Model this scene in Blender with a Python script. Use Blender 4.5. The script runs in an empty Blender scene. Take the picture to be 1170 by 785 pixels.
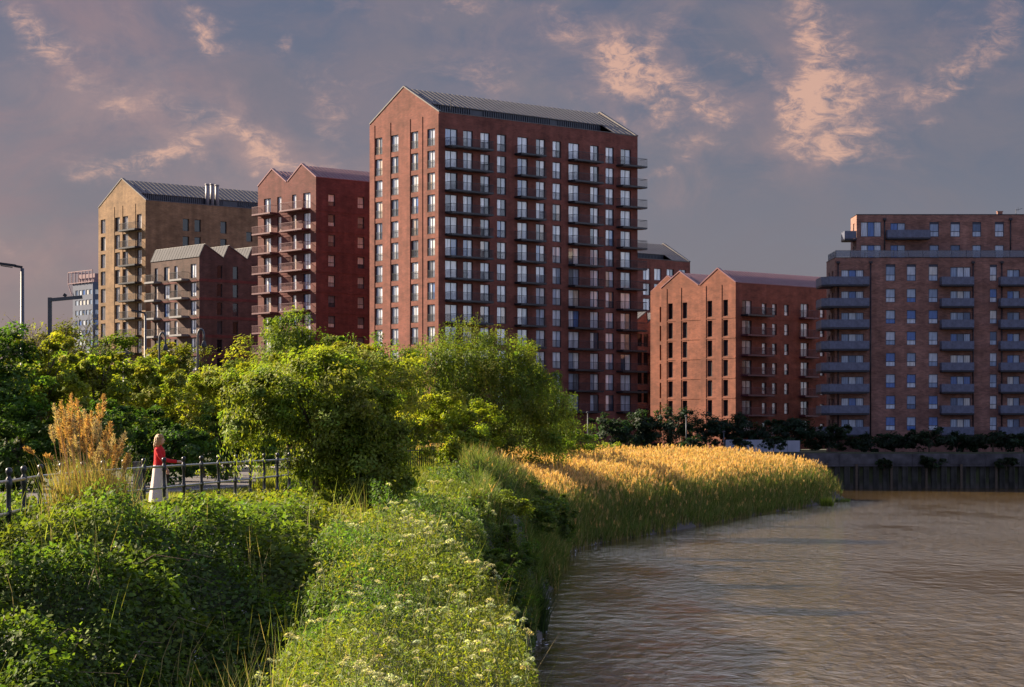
import bpy, math, random
import numpy as np
from mathutils import Vector, Matrix

rng = np.random.default_rng(11)
random.seed(5)
sc = bpy.context.scene
COL = sc.collection
F, CX, HY, EYE = 2480.0, 585.0, 500.0, 6.7      # lens in photo pixels, principal column, horizon row, eye height above water
R = math.radians

# ------------------------------------------------------------------ helpers
def wx(px, d): return (px - CX) / F * d
def wz(py, d): return EYE - (py - HY) / F * d

def link(name, data, parent=None):
    o = bpy.data.objects.new(name, data)
    COL.objects.link(o)
    if parent is not None: o.parent = parent
    return o

def tag(o, label=None, cat=None, group=None, kind=None):
    if label: o['label'] = label
    if cat: o['category'] = cat
    if group: o['group'] = group
    if kind: o['kind'] = kind
    return o

def empty(name, loc, rz=0.0):
    o = link(name, None); o.location = loc; o.rotation_euler = (0, 0, rz); o.empty_display_size = .3
    return o

def copy_tree(o, parent=None):
    c = o.copy(); COL.objects.link(c)
    if parent is not None: c.parent = parent
    for ch in list(o.children): copy_tree(ch, c)
    return c

def np_mesh(name, V, faces, mats, midx=None, col=None, smooth=False):
    """faces: (m,k) index array (one size) or a list of such arrays."""
    me = bpy.data.meshes.new(name)
    if not isinstance(faces, list): faces = [faces]
    faces = [np.asarray(f, dtype=np.int32) for f in faces if len(f)]
    V = np.asarray(V, dtype=np.float32)
    me.vertices.add(len(V)); me.vertices.foreach_set('co', V.ravel())
    flat = np.concatenate([f.ravel() for f in faces])
    sizes = np.concatenate([np.full(len(f), f.shape[1], dtype=np.int32) for f in faces])
    starts = np.concatenate([[0], np.cumsum(sizes)[:-1]]).astype(np.int32)
    me.loops.add(len(flat)); me.loops.foreach_set('vertex_index', flat)
    me.polygons.add(len(sizes)); me.polygons.foreach_set('loop_start', starts)
    for m in mats: me.materials.append(m)
    if midx is not None: me.polygons.foreach_set('material_index', np.asarray(midx, dtype=np.int32))
    if smooth: me.polygons.foreach_set('use_smooth', np.ones(len(sizes), dtype=bool))
    if col is not None:
        a = me.color_attributes.new('Col', 'FLOAT_COLOR', 'POINT')
        c4 = np.ones((len(V), 4), dtype=np.float32); c4[:, :3] = col
        a.data.foreach_set('color', c4.ravel())
    me.update(calc_edges=True)
    return me

class MB:
    def __init__(s): s.v = []; s.f = []; s.m = []; s.sm = []
    def poly(s, pts, m=0, sm=False):
        b = len(s.v); s.v.extend([tuple(p) for p in pts]); s.f.append(tuple(range(b, b + len(pts)))); s.m.append(m); s.sm.append(sm)
    def box(s, x0, y0, z0, x1, y1, z1, m=0):
        if x0 > x1: x0, x1 = x1, x0
        if y0 > y1: y0, y1 = y1, y0
        if z0 > z1: z0, z1 = z1, z0
        b = len(s.v)
        s.v += [(x0,y0,z0),(x1,y0,z0),(x1,y1,z0),(x0,y1,z0),(x0,y0,z1),(x1,y0,z1),(x1,y1,z1),(x0,y1,z1)]
        for q in ((0,3,2,1),(4,5,6,7),(0,1,5,4),(1,2,6,5),(2,3,7,6),(3,0,4,7)):
            s.f.append(tuple(b+i for i in q)); s.m.append(m); s.sm.append(False)
    def bar(s, a, b, w, h, m=0):
        """box along a-b, width w (horizontal) and height h"""
        a = Vector(a); b = Vector(b); d = (b - a).normalized()
        up = Vector((0,0,1)) if abs(d.z) < .95 else Vector((1,0,0))
        sd = d.cross(up).normalized() * (w/2); u = sd.cross(d).normalized() * (h/2)
        k = len(s.v)
        for p in (a, b):
            for t in (-sd-u, sd-u, sd+u, -sd+u): s.v.append(tuple(p+t))
        for q in ((0,1,2,3),(7,6,5,4),(0,4,5,1),(1,5,6,2),(2,6,7,3),(3,7,4,0)):
            s.f.append(tuple(k+i for i in q)); s.m.append(m); s.sm.append(False)
    def tube(s, pts, rad, n=8, m=0, caps=True):
        pts = [Vector(p) for p in pts]
        if not hasattr(rad, '__len__'): rad = [rad]*len(pts)
        k = len(s.v); ref = None
        for i, p in enumerate(pts):
            d = (pts[min(i+1, len(pts)-1)] - pts[max(i-1, 0)]).normalized()
            if ref is None:
                ref = Vector((1,0,0)) if abs(d.x) < .8 else Vector((0,1,0))
            a = (ref - d*ref.dot(d)).normalized(); ref = a; b = d.cross(a)
            for j in range(n):
                t = 2*math.pi*j/n
                s.v.append(tuple(p + (a*math.cos(t)+b*math.sin(t))*rad[i]))
        for i in range(len(pts)-1):
            for j in range(n):
                j2 = (j+1) % n
                s.f.append((k+i*n+j, k+i*n+j2, k+(i+1)*n+j2, k+(i+1)*n+j)); s.m.append(m); s.sm.append(True)
        if caps:
            s.f.append(tuple(k+j for j in reversed(range(n)))); s.m.append(m); s.sm.append(False)
            s.f.append(tuple(k+(len(pts)-1)*n+j for j in range(n))); s.m.append(m); s.sm.append(False)
    def lathe(s, prof, n=12, m=0, c=(0,0,0)):
        s.tube([(c[0], c[1], c[2]+z) for r, z in prof], [max(r, .001) for r, z in prof], n, m)
    def mesh(s, name, mats):
        me = bpy.data.meshes.new(name); me.from_pydata(s.v, [], s.f)
        for m in (mats if isinstance(mats, (list, tuple)) else [mats]): me.materials.append(m)
        me.polygons.foreach_set('material_index', s.m); me.polygons.foreach_set('use_smooth', s.sm)
        me.update(); return me
    def build(s, name, mats, parent=None):
        return link(name, s.mesh(name, mats), parent)

# value noise in numpy
def _hash(i, j, k):
    h = (i*374761393 + j*668265263 + k*1274126177) & 0xffffffff
    h = ((h ^ (h >> 13)) * 1274126177) & 0xffffffff
    return ((h ^ (h >> 16)) & 0xffff) / 65535.0
def vnoise(x, y, z=0.0):
    x = np.asarray(x, float); y = np.asarray(y, float); z = np.zeros_like(x) + z
    i, j, k = np.floor(x).astype(np.int64), np.floor(y).astype(np.int64), np.floor(z).astype(np.int64)
    u, v, w = x-i, y-j, z-k
    u, v, w = u*u*(3-2*u), v*v*(3-2*v), w*w*(3-2*w)
    r = 0
    for a in (0, 1):
        for b in (0, 1):
            for c in (0, 1):
                r = r + _hash(i+a, j+b, k+c) * (u if a else 1-u)*(v if b else 1-v)*(w if c else 1-w)
    return r
def fbm(x, y, z=0.0, o=3):
    s, a, t = 0, 1, 0
    for q in range(o):
        s = s + a*vnoise(x*2**q+17*q, y*2**q-9*q, z*2**q if np.ndim(z) or z else 0.0); t += a; a *= .5
    return s/t
def sstep(a, b, x):
    t = np.clip((x-a)/(b-a), 0, 1); return t*t*(3-2*t)

# ------------------------------------------------------------------ materials
def new_mat(name):
    m = bpy.data.materials.new(name); m.use_nodes = True
    nt = m.node_tree; nt.nodes.clear()
    return m, nt
def N(nt, t, **kw):
    n = nt.nodes.new(t)
    for k, v in kw.items(): setattr(n, k, v)
    return n
def L(nt, a, b): nt.links.new(a, b)

def pmat(name, col, rough=.6, metal=0.0, var=.15, scale=3.0, spec=.5, bump=0.0, bscale=20.0):
    """Principled with a little mottling so nothing is one flat colour."""
    m, nt = new_mat(name)
    out = N(nt, 'ShaderNodeOutputMaterial'); p = N(nt, 'ShaderNodeBsdfPrincipled')
    L(nt, p.outputs[0], out.inputs[0])
    tc = N(nt, 'ShaderNodeTexCoord'); no = N(nt, 'ShaderNodeTexNoise'); no.inputs['Scale'].default_value = scale; no.inputs['Detail'].default_value = 5
    L(nt, tc.outputs['Object'], no.inputs['Vector'])
    mr = N(nt, 'ShaderNodeMapRange'); mr.inputs[1].default_value = .3; mr.inputs[2].default_value = .7; mr.inputs[3].default_value = 1-var; mr.inputs[4].default_value = 1+var
    L(nt, no.outputs['Fac'], mr.inputs[0])
    mx = N(nt, 'ShaderNodeVectorMath', operation='SCALE'); mx.inputs[0].default_value = col; L(nt, mr.outputs[0], mx.inputs['Scale'])
    L(nt, mx.outputs[0], p.inputs['Base Color'])
    p.inputs['Roughness'].default_value = rough; p.inputs['Metallic'].default_value = metal; p.inputs['Specular IOR Level'].default_value = spec
    if bump:
        n2 = N(nt, 'ShaderNodeTexNoise'); n2.inputs['Scale'].default_value = bscale; n2.inputs['Detail'].default_value = 4
        L(nt, tc.outputs['Object'], n2.inputs['Vector'])
        b = N(nt, 'ShaderNodeBump'); b.inputs['Strength'].default_value = bump; b.inputs['Distance'].default_value = .05
        L(nt, n2.outputs['Fac'], b.inputs['Height']); L(nt, b.outputs[0], p.inputs['Normal'])
    return m

def brick_mat(name, c1, c2, mortar, patch=.30):
    m, nt = new_mat(name)
    out = N(nt, 'ShaderNodeOutputMaterial'); p = N(nt, 'ShaderNodeBsdfPrincipled'); L(nt, p.outputs[0], out.inputs[0])
    tc = N(nt, 'ShaderNodeTexCoord'); sx = N(nt, 'ShaderNodeSeparateXYZ'); L(nt, tc.outputs['Object'], sx.inputs[0])
    ad = N(nt, 'ShaderNodeMath', operation='ADD'); L(nt, sx.outputs[0], ad.inputs[0]); L(nt, sx.outputs[1], ad.inputs[1])
    cb = N(nt, 'ShaderNodeCombineXYZ'); L(nt, ad.outputs[0], cb.inputs[0]); L(nt, sx.outputs[2], cb.inputs[1])
    br = N(nt, 'ShaderNodeTexBrick'); L(nt, cb.outputs[0], br.inputs['Vector'])
    br.inputs['Color1'].default_value = (*c1, 1); br.inputs['Color2'].default_value = (*c2, 1); br.inputs['Mortar'].default_value = (*mortar, 1)
    br.inputs['Scale'].default_value = 1.0; br.inputs['Brick Width'].default_value = .45; br.inputs['Row Height'].default_value = .15
    br.inputs['Mortar Size'].default_value = .012; br.inputs['Bias'].default_value = -.1
    # patches of slightly different firing and weather staining
    n1 = N(nt, 'ShaderNodeTexNoise'); n1.inputs['Scale'].default_value = .55; n1.inputs['Detail'].default_value = 7; n1.inputs['Roughness'].default_value = .65
    mp = N(nt, 'ShaderNodeMapping'); mp.inputs['Scale'].default_value = (1, 1.6, 1); L(nt, cb.outputs[0], mp.inputs[0]); L(nt, mp.outputs[0], n1.inputs['Vector'])
    mr = N(nt, 'ShaderNodeMapRange'); mr.inputs[1].default_value = .3; mr.inputs[2].default_value = .7; mr.inputs[3].default_value = 1-patch; mr.inputs[4].default_value = 1+patch
    L(nt, n1.outputs['Fac'], mr.inputs[0])
    # rain streaks under copings and sills, and whole panels laid from paler or darker batches
    mp3 = N(nt, 'ShaderNodeMapping'); mp3.inputs['Scale'].default_value = (1.1, .10, 1); L(nt, cb.outputs[0], mp3.inputs[0]); n3 = N(nt, 'ShaderNodeTexNoise'); n3.inputs['Scale'].default_value = 1; n3.inputs['Detail'].default_value = 6; L(nt, mp3.outputs[0], n3.inputs['Vector'])
    mp4 = N(nt, 'ShaderNodeMapping'); mp4.inputs['Scale'].default_value = (.16, .13, 1); L(nt, cb.outputs[0], mp4.inputs[0]); n4 = N(nt, 'ShaderNodeTexNoise'); n4.inputs['Scale'].default_value = 1; n4.inputs['Detail'].default_value = 2; L(nt, mp4.outputs[0], n4.inputs['Vector'])
    s3 = N(nt, 'ShaderNodeMapRange'); s3.inputs[1].default_value = .35; s3.inputs[2].default_value = .65; s3.inputs[3].default_value = .86; s3.inputs[4].default_value = 1.1; L(nt, n3.outputs['Fac'], s3.inputs[0])
    s4 = N(nt, 'ShaderNodeMapRange'); s4.inputs[1].default_value = .35; s4.inputs[2].default_value = .65; s4.inputs[3].default_value = .84; s4.inputs[4].default_value = 1.14; L(nt, n4.outputs['Fac'], s4.inputs[0])
    k1 = N(nt, 'ShaderNodeMath', operation='MULTIPLY'); L(nt, mr.outputs[0], k1.inputs[0]); L(nt, s3.outputs[0], k1.inputs[1]); k2 = N(nt, 'ShaderNodeMath', operation='MULTIPLY'); L(nt, k1.outputs[0], k2.inputs[0]); L(nt, s4.outputs[0], k2.inputs[1])
    vs = N(nt, 'ShaderNodeVectorMath', operation='SCALE'); L(nt, br.outputs['Color'], vs.inputs[0]); L(nt, k2.outputs[0], vs.inputs['Scale'])
    L(nt, vs.outputs[0], p.inputs['Base Color']); p.inputs['Roughness'].default_value = .85; p.inputs['Specular IOR Level'].default_value = .25
    return m

def pane_mat(name, ramp, ior=1.7, rough=.06):
    """glass with a blind, a curtain or a dark room behind it: one pane differs from the next"""
    m, nt = new_mat(name)
    out = N(nt, 'ShaderNodeOutputMaterial'); p = N(nt, 'ShaderNodeBsdfPrincipled'); L(nt, p.outputs[0], out.inputs[0])
    oi = N(nt, 'ShaderNodeObjectInfo'); ge = N(nt, 'ShaderNodeNewGeometry')
    a = N(nt, 'ShaderNodeMath', operation='MULTIPLY_ADD'); L(nt, oi.outputs['Random'], a.inputs[0]); a.inputs[1].default_value = 7.31; L(nt, ge.outputs['Random Per Island'], a.inputs[2])
    fr = N(nt, 'ShaderNodeMath', operation='FRACT'); L(nt, a.outputs[0], fr.inputs[0])
    cr = N(nt, 'ShaderNodeValToRGB'); cr.color_ramp.interpolation = 'CONSTANT'
    el = cr.color_ramp.elements
    while len(el) < len(ramp): el.new(.5)
    for e, (pos, c) in zip(el, ramp): e.position = pos; e.color = (*c, 1)
    L(nt, fr.outputs[0], cr.inputs[0])
    tc = N(nt, 'ShaderNodeTexCoord'); wv = N(nt, 'ShaderNodeTexNoise'); mp = N(nt, 'ShaderNodeMapping'); mp.inputs['Scale'].default_value = (7, 7, .6)
    L(nt, tc.outputs['Object'], mp.inputs[0]); L(nt, mp.outputs[0], wv.inputs['Vector']); wv.inputs['Scale'].default_value = 1.0
    mr = N(nt, 'ShaderNodeMapRange'); mr.inputs[1].default_value = .3; mr.inputs[2].default_value = .7; mr.inputs[3].default_value = .7; mr.inputs[4].default_value = 1.2
    L(nt, wv.outputs['Fac'], mr.inputs[0])
    vs = N(nt, 'ShaderNodeVectorMath', operation='SCALE'); L(nt, cr.outputs[0], vs.inputs[0]); L(nt, mr.outputs[0], vs.inputs['Scale'])
    L(nt, vs.outputs[0], p.inputs['Base Color']); p.inputs['Roughness'].default_value = rough; p.inputs['IOR'].default_value = ior
    n2 = N(nt, 'ShaderNodeTexNoise'); n2.inputs['Scale'].default_value = .8; L(nt, tc.outputs['Object'], n2.inputs['Vector'])
    b = N(nt, 'ShaderNodeBump'); b.inputs['Strength'].default_value = .12; b.inputs['Distance'].default_value = .05; L(nt, n2.outputs['Fac'], b.inputs['Height']); L(nt, b.outputs[0], p.inputs['Normal'])
    return m

def leaf_mat(name, trans=.46, gloss=.018, rough=.6):
    m, nt = new_mat(name)
    out = N(nt, 'ShaderNodeOutputMaterial')
    at = N(nt, 'ShaderNodeAttribute', attribute_name='Col')
    d = N(nt, 'ShaderNodeBsdfDiffuse'); t = N(nt, 'ShaderNodeBsdfTranslucent'); g = N(nt, 'ShaderNodeBsdfGlossy')
    g.inputs['Roughness'].default_value = rough; g.inputs['Color'].default_value = (1, 1, 1, 1)
    L(nt, at.outputs['Color'], d.inputs['Color'])
    hs = N(nt, 'ShaderNodeVectorMath', operation='MULTIPLY'); L(nt, at.outputs['Color'], hs.inputs[0]); hs.inputs[1].default_value = (1.4, 1.45, .6)
    L(nt, hs.outputs[0], t.inputs['Color'])
    m1 = N(nt, 'ShaderNodeMixShader'); m1.inputs[0].default_value = trans; L(nt, d.outputs[0], m1.inputs[1]); L(nt, t.outputs[0], m1.inputs[2])
    m2 = N(nt, 'ShaderNodeMixShader'); m2.inputs[0].default_value = gloss; L(nt, m1.outputs[0], m2.inputs[1]); L(nt, g.outputs[0], m2.inputs[2])
    L(nt, m2.outputs[0], out.inputs[0])
    return m

M = {}
M['red_brick'] = brick_mat('red_brick', (.200, .062, .045), (.145, .046, .036), (.16, .09, .07))
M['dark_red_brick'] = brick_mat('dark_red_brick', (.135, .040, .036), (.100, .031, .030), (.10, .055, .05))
M['orange_brick'] = brick_mat('orange_brick', (.215, .070, .043), (.160, .052, .036), (.17, .10, .075))
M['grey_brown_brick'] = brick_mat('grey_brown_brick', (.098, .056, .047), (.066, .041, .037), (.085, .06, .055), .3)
M['tan_brick'] = brick_mat('tan_brick', (.25, .152, .078), (.19, .112, .060), (.18, .125, .09))
M['brown_brick'] = brick_mat('brown_brick', (.29, .145, .110), (.175, .090, .074), (.20, .135, .11), .3)
M['zinc'] = pmat('zinc', (.105, .095, .095), .65, 0, .12, .8)
M['pale_zinc'] = pmat('pale_zinc', (.07, .07, .08), .8, 0, .12, .8, .2)
M['pink_zinc'] = pmat('pink_zinc', (.17, .065, .08), .45, .2, .12, .8)
M['louvre'] = pmat('louvre', (.045, .05, .065), .5, .3, .15, 2)
M['dark_metal'] = pmat('dark_metal', (.022, .024, .032), .45, .3, .15, 4)
M['grey_metal'] = pmat('grey_metal', (.065, .07, .082), .5, .1, .12, 3)
M['steel'] = pmat('steel', (.22, .21, .215), .5, .1, .08, 3)
M['balcony_pink'] = pmat('balcony_pink', (.10, .032, .042), .5, .1, .15, 3)
M['balcony_blue'] = pmat('balcony_blue', (.11, .125, .18), .45, .3, .22, 2.5)
M['white_edge'] = pmat('white_edge', (.17, .165, .175), .6, 0, .1, 3)
M['frame_dark'] = pmat('frame_dark', (.03, .034, .045), .45, .1, .1, 4)
M['frame_blue'] = pmat('frame_blue', (.035, .045, .075), .45, .1, .1, 4)
M['concrete'] = pmat('concrete', (.30, .29, .28), .85, 0, .28, .9, .3, .3, 6)
M['dark_concrete'] = pmat('dark_concrete', (.05, .048, .04), .9, 0, .5, .8, .3, .4, 5)
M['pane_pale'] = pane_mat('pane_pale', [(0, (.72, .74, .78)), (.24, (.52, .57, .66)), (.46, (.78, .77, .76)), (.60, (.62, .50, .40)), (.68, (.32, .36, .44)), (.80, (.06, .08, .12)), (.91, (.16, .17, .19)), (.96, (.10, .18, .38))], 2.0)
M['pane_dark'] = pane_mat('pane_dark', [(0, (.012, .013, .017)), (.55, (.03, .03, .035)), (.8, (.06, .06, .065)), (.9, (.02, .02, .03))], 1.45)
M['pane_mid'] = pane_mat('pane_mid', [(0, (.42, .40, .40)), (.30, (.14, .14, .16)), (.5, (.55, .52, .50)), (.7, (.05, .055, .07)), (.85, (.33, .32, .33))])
M['pane_blue'] = pane_mat('pane_blue', [(0, (.34, .42, .52)), (.22, (.05, .13, .36)), (.42, (.50, .55, .60)), (.66, (.20, .27, .38)), (.80, (.58, .57, .52)), (.92, (.05, .09, .17))], 1.7)
M['leaf'] = leaf_mat('leaf')
M['reed'] = leaf_mat('reed', .32, .01, .6)
M['bark'] = pmat('bark', (.10, .075, .055), .9, 0, .3, 9, .2, .5, 30)
M['cast_iron'] = pmat('cast_iron', (.017, .019, .027), .38, .2, .2, 12)
M['rail_metal'] = pmat('rail_metal', (.20, .21, .235), .32, .6, .12, 6)
# ------------------------------------------------------------------ ground, water, path
WATER = np.array([(-2.0, -60), (1.4, 10), (1.5, 25), (.75, 45), (.35, 58), (.75, 72), (1.0, 83), (1.9, 104), (3.0, 126), (4.4, 134), (8.0, 146), (14.4, 166), (20.3, 186),
                  (25.8, 203), (31.7, 221), (36, 236), (33, 262), (26, 286.6), (420, 286.6), (420, -60)], float)
def shore_d(x, y):
    """distance to the water's edge, positive on land"""
    x = np.asarray(x, float); y = np.asarray(y, float)
    best = np.full(x.shape, 1e9); inside = np.zeros(x.shape, bool); n = len(WATER)
    for i in range(n):
        ax, ay = WATER[i]; bx, by = WATER[(i+1) % n]
        dx, dy = bx-ax, by-ay
        t = np.clip(((x-ax)*dx + (y-ay)*dy)/(dx*dx+dy*dy), 0, 1)
        best = np.minimum(best, np.hypot(x-ax-t*dx, y-ay-t*dy))
        if ay != by:
            c = ((ay > y) != (by > y)) & (x < dx*(y-ay)/(dy)+ax); inside ^= c
    return np.where(inside, -best, best)
def ground_z(x, y):
    x = np.asarray(x, float); y = np.asarray(y, float)
    d = shore_d(x, y); d = d + np.where(d > -1, 1.5*(fbm(x*.3+2, y*.16, 0, 3)-.5)*sstep(-1, .8, d)*(1-sstep(150, 190, y)*.5), 0)
    st = np.interp(d, [-60, -3, 0, .6, 1.6, 3, 5, 8, 12], [-3, -1, -.05, 1.6, 3.9, 4.6, 4.9, 5.05, 5.1])
    ge = np.interp(d, [-60, -3, 0, 1, 4, 9, 16, 24, 40], [-3, -1, -.05, 1.35, 2.3, 3.0, 3.6, 4.5, 5.1])
    w = sstep(98, 140, y)
    z = st*(1-w) + ge*w
    z = z - 1.05*np.exp(-((x+3.75-(y-26)*.03)/.95)**2-((y-26.5)/5.5)**2) * (d > 0) - .75*np.exp(-((x+4.3)/1.5)**2-((y-23.5)/3.2)**2)
    z = z - 1.15*sstep(38, 21, y)*sstep(-5.2, -2.6, x)*(d > 0) - 1.55*sstep(31.5, 21, y)*sstep(-3.4, -5.0, x)*(np.abs(x) < 60) - .8*sstep(22, 15, y)*(np.abs(x) < 60)
    bumps = (fbm(x*.5, y*.5, 0, 3)-.5)*.25*sstep(0, 2, d)*(1-sstep(7, 10, d))
    z = np.where(y > 286.5, 4.7, z + bumps)
    return z

def axis(*parts): return np.unique(np.round(np.concatenate([np.atleast_1d(np.asarray(p, float)) for p in parts]), 3))
gx = axis([-4000, -1500, -600, -300], np.arange(-160, -20, 4), np.arange(-20, 8, .45), np.arange(8, 48, 1.2), np.arange(50, 120, 8), [160, 250, 450, 700, 1500, 4000])
gy = axis([-300, -100, -40], np.arange(-20, 20, 4), np.arange(20, 110, .8), np.arange(110, 285, 1.6), [286.45, 286.55, 287, 290, 300, 320, 360, 420, 520, 700, 1000, 2000, 4000])
GX, GY = np.meshgrid(gx, gy)
GZ = ground_z(GX.ravel(), GY.ravel())
nx, ny = len(gx), len(gy)
idx = np.arange(nx*ny).reshape(ny, nx)
gf = np.stack([idx[:-1, :-1].ravel(), idx[:-1, 1:].ravel(), idx[1:, 1:].ravel(), idx[1:, :-1].ravel()], 1)
m, nt = new_mat('soil_and_turf')
out = N(nt, 'ShaderNodeOutputMaterial'); p = N(nt, 'ShaderNodeBsdfPrincipled'); L(nt, p.outputs[0], out.inputs[0]); p.inputs['Roughness'].default_value = .95
tc = N(nt, 'ShaderNodeTexCoord'); no = N(nt, 'ShaderNodeTexNoise'); no.inputs['Scale'].default_value = .6; no.inputs['Detail'].default_value = 9; no.inputs['Roughness'].default_value = .7
L(nt, tc.outputs['Object'], no.inputs['Vector'])
cr = N(nt, 'ShaderNodeValToRGB'); e = cr.color_ramp.elements; e[0].position = .35; e[0].color = (.035, .032, .018, 1); e[1].position = .65; e[1].color = (.06, .075, .022, 1)
L(nt, no.outputs['Fac'], cr.inputs[0])
# the tidal mud along the water's edge, by height
sx = N(nt, 'ShaderNodeSeparateXYZ'); L(nt, tc.outputs['Object'], sx.inputs[0])
mr = N(nt, 'ShaderNodeMapRange'); mr.inputs[1].default_value = .25; mr.inputs[2].default_value = .9; L(nt, sx.outputs[2], mr.inputs[0])
mx = N(nt, 'ShaderNodeMixRGB'); mx.inputs[1].default_value = (.075, .062, .05, 1); L(nt, mr.outputs[0], mx.inputs[0]); L(nt, cr.outputs[0], mx.inputs[2]); L(nt, mx.outputs[0], p.inputs['Base Color'])
bp = N(nt, 'ShaderNodeBump'); bp.inputs['Strength'].default_value = .6; bp.inputs['Distance'].default_value = .1; L(nt, no.outputs['Fac'], bp.inputs['Height']); L(nt, bp.outputs[0], p.inputs['Normal'])
ground = link('ground', np_mesh('ground', np.stack([GX.ravel(), GY.ravel(), GZ], 1), gf, [m], smooth=True)); tag(ground, kind='structure')

# water: muddy tidal river with small wind ripples
m, nt = new_mat('river_water')
out = N(nt, 'ShaderNodeOutputMaterial'); p = N(nt, 'ShaderNodeBsdfPrincipled'); L(nt, p.outputs[0], out.inputs[0])
p.inputs['Roughness'].default_value = .035; p.inputs['IOR'].default_value = 1.333
tc = N(nt, 'ShaderNodeTexCoord')
def wnoise(scale, sx_, sy_, detail, rough=.55, dist=0.0):
    mp = N(nt, 'ShaderNodeMapping'); mp.inputs['Scale'].default_value = (sx_, sy_, 1); mp.inputs['Rotation'].default_value = (0, 0, R(-3)); L(nt, tc.outputs['Object'], mp.inputs[0])
    n = N(nt, 'ShaderNodeTexNoise'); n.inputs['Scale'].default_value = scale; n.inputs['Detail'].default_value = detail; n.inputs['Roughness'].default_value = rough; n.inputs['Distortion'].default_value = dist
    L(nt, mp.outputs[0], n.inputs['Vector']); return n.outputs['Fac']
a = wnoise(1.0, 1.5, .66, 6, .64, .3); b = wnoise(1.0, .10, .035, 5, .6, .2)
# gusts: patches of rougher and of smoother water
g = N(nt, 'ShaderNodeMapRange'); g.inputs[1].default_value = .36; g.inputs[2].default_value = .62; g.inputs[3].default_value = .34; g.inputs[4].default_value = 1.25; L(nt, b, g.inputs[0])
# the water lies calmer in the lee of the bank
sw = N(nt, 'ShaderNodeSeparateXYZ'); L(nt, tc.outputs['Object'], sw.inputs[0])
q1 = N(nt, 'ShaderNodeMath', operation='SUBTRACT'); L(nt, sw.outputs[1], q1.inputs[0]); q1.inputs[1].default_value = 125; q2 = N(nt, 'ShaderNodeMath', operation='MAXIMUM'); L(nt, q1.outputs[0], q2.inputs[0]); q2.inputs[1].default_value = 0
q3 = N(nt, 'ShaderNodeMath', operation='MULTIPLY_ADD'); L(nt, q2.outputs[0], q3.inputs[0]); q3.inputs[1].default_value = -.30; L(nt, sw.outputs[0], q3.inputs[2])
lr = N(nt, 'ShaderNodeMapRange', interpolation_type='SMOOTHSTEP'); lr.inputs[1].default_value = 0; lr.inputs[2].default_value = 13; lr.inputs[3].default_value = .22; lr.inputs[4].default_value = 1.0; L(nt, q3.outputs[0], lr.inputs[0])
lee = N(nt, 'ShaderNodeMath', operation='MULTIPLY'); L(nt, lr.outputs[0], lee.inputs[0]); L(nt, g.outputs[0], lee.inputs[1])
am = N(nt, 'ShaderNodeMath', operation='MULTIPLY'); L(nt, a, am.inputs[0]); L(nt, lee.outputs[0], am.inputs[1])
bp = N(nt, 'ShaderNodeBump'); bp.inputs['Strength'].default_value = 1.0; bp.inputs['Distance'].default_value = .36; L(nt, am.outputs[0], bp.inputs['Height']); L(nt, bp.outputs[0], p.inputs['Normal'])
mud = N(nt, 'ShaderNodeMixRGB'); mud.inputs[1].default_value = (.058, .038, .012, 1); mud.inputs[2].default_value = (.095, .062, .020, 1); L(nt, wnoise(1.0, .05, .03, 4), mud.inputs[0]); L(nt, mud.outputs[0], p.inputs['Base Color'])
M['water'] = m
water = link('water', np_mesh('water', [(-6, -100, 0), (440, -100, 0), (440, 287, 0), (-6, 287, 0)], np.array([[0, 1, 2, 3]]), [m])); tag(water, kind='structure')

# path: asphalt with a worn surface and a low pale edging
PATH = [(-19.5, 22), (-16.8, 38), (-14.6, 52), (-12.2, 66), (-10.4, 78), (-10.0, 92), (-12.5, 108), (-20, 124)]
def smooth_line(pts, step=1.0):
    P = np.array(pts, float); t = np.concatenate([[0], np.cumsum(np.hypot(*np.diff(P, axis=0).T))])
    q = np.arange(0, t[-1], step/4); x = np.interp(q, t, P[:, 0]); y = np.interp(q, t, P[:, 1])
    k = np.ones(25)/25; xp = np.pad(x, 12, mode='edge'); yp = np.pad(y, 12, mode='edge')
    x = np.convolve(xp, k, 'valid'); y = np.convolve(yp, k, 'valid')
    return np.stack([x, y], 1)[::4]
pl = smooth_line(PATH); tg = np.gradient(pl, axis=0); tg /= np.linalg.norm(tg, axis=1)[:, None]; nr = np.stack([tg[:, 1], -tg[:, 0]], 1)
def strip(name, o0, o1, zoff, mat, z=5.1):
    a = pl + nr*o0; b = pl + nr*o1; n = len(pl)
    V = np.concatenate([np.c_[a, np.full(n, z+zoff)], np.c_[b, np.full(n, z+zoff)]])
    i = np.arange(n-1); fc = np.stack([i, i+n, i+n+1, i+1], 1)
    return link(name, np_mesh(name, V, fc, [mat]))
asphalt = pmat('asphalt', (.115, .105, .105), .9, 0, .25, 1.2, .3, .4, 60)
tag(strip('path', -3.0, 3.0, .012, asphalt), kind='structure')
mb = MB()
for s in (-3.06, 3.06):
    e = pl + nr*s
    for i in range(len(e)-1): mb.bar((*e[i], 5.12), (*e[i+1], 5.12), .1, .1)
tag(mb.build('path_edging', M['concrete']), kind='structure')
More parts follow.
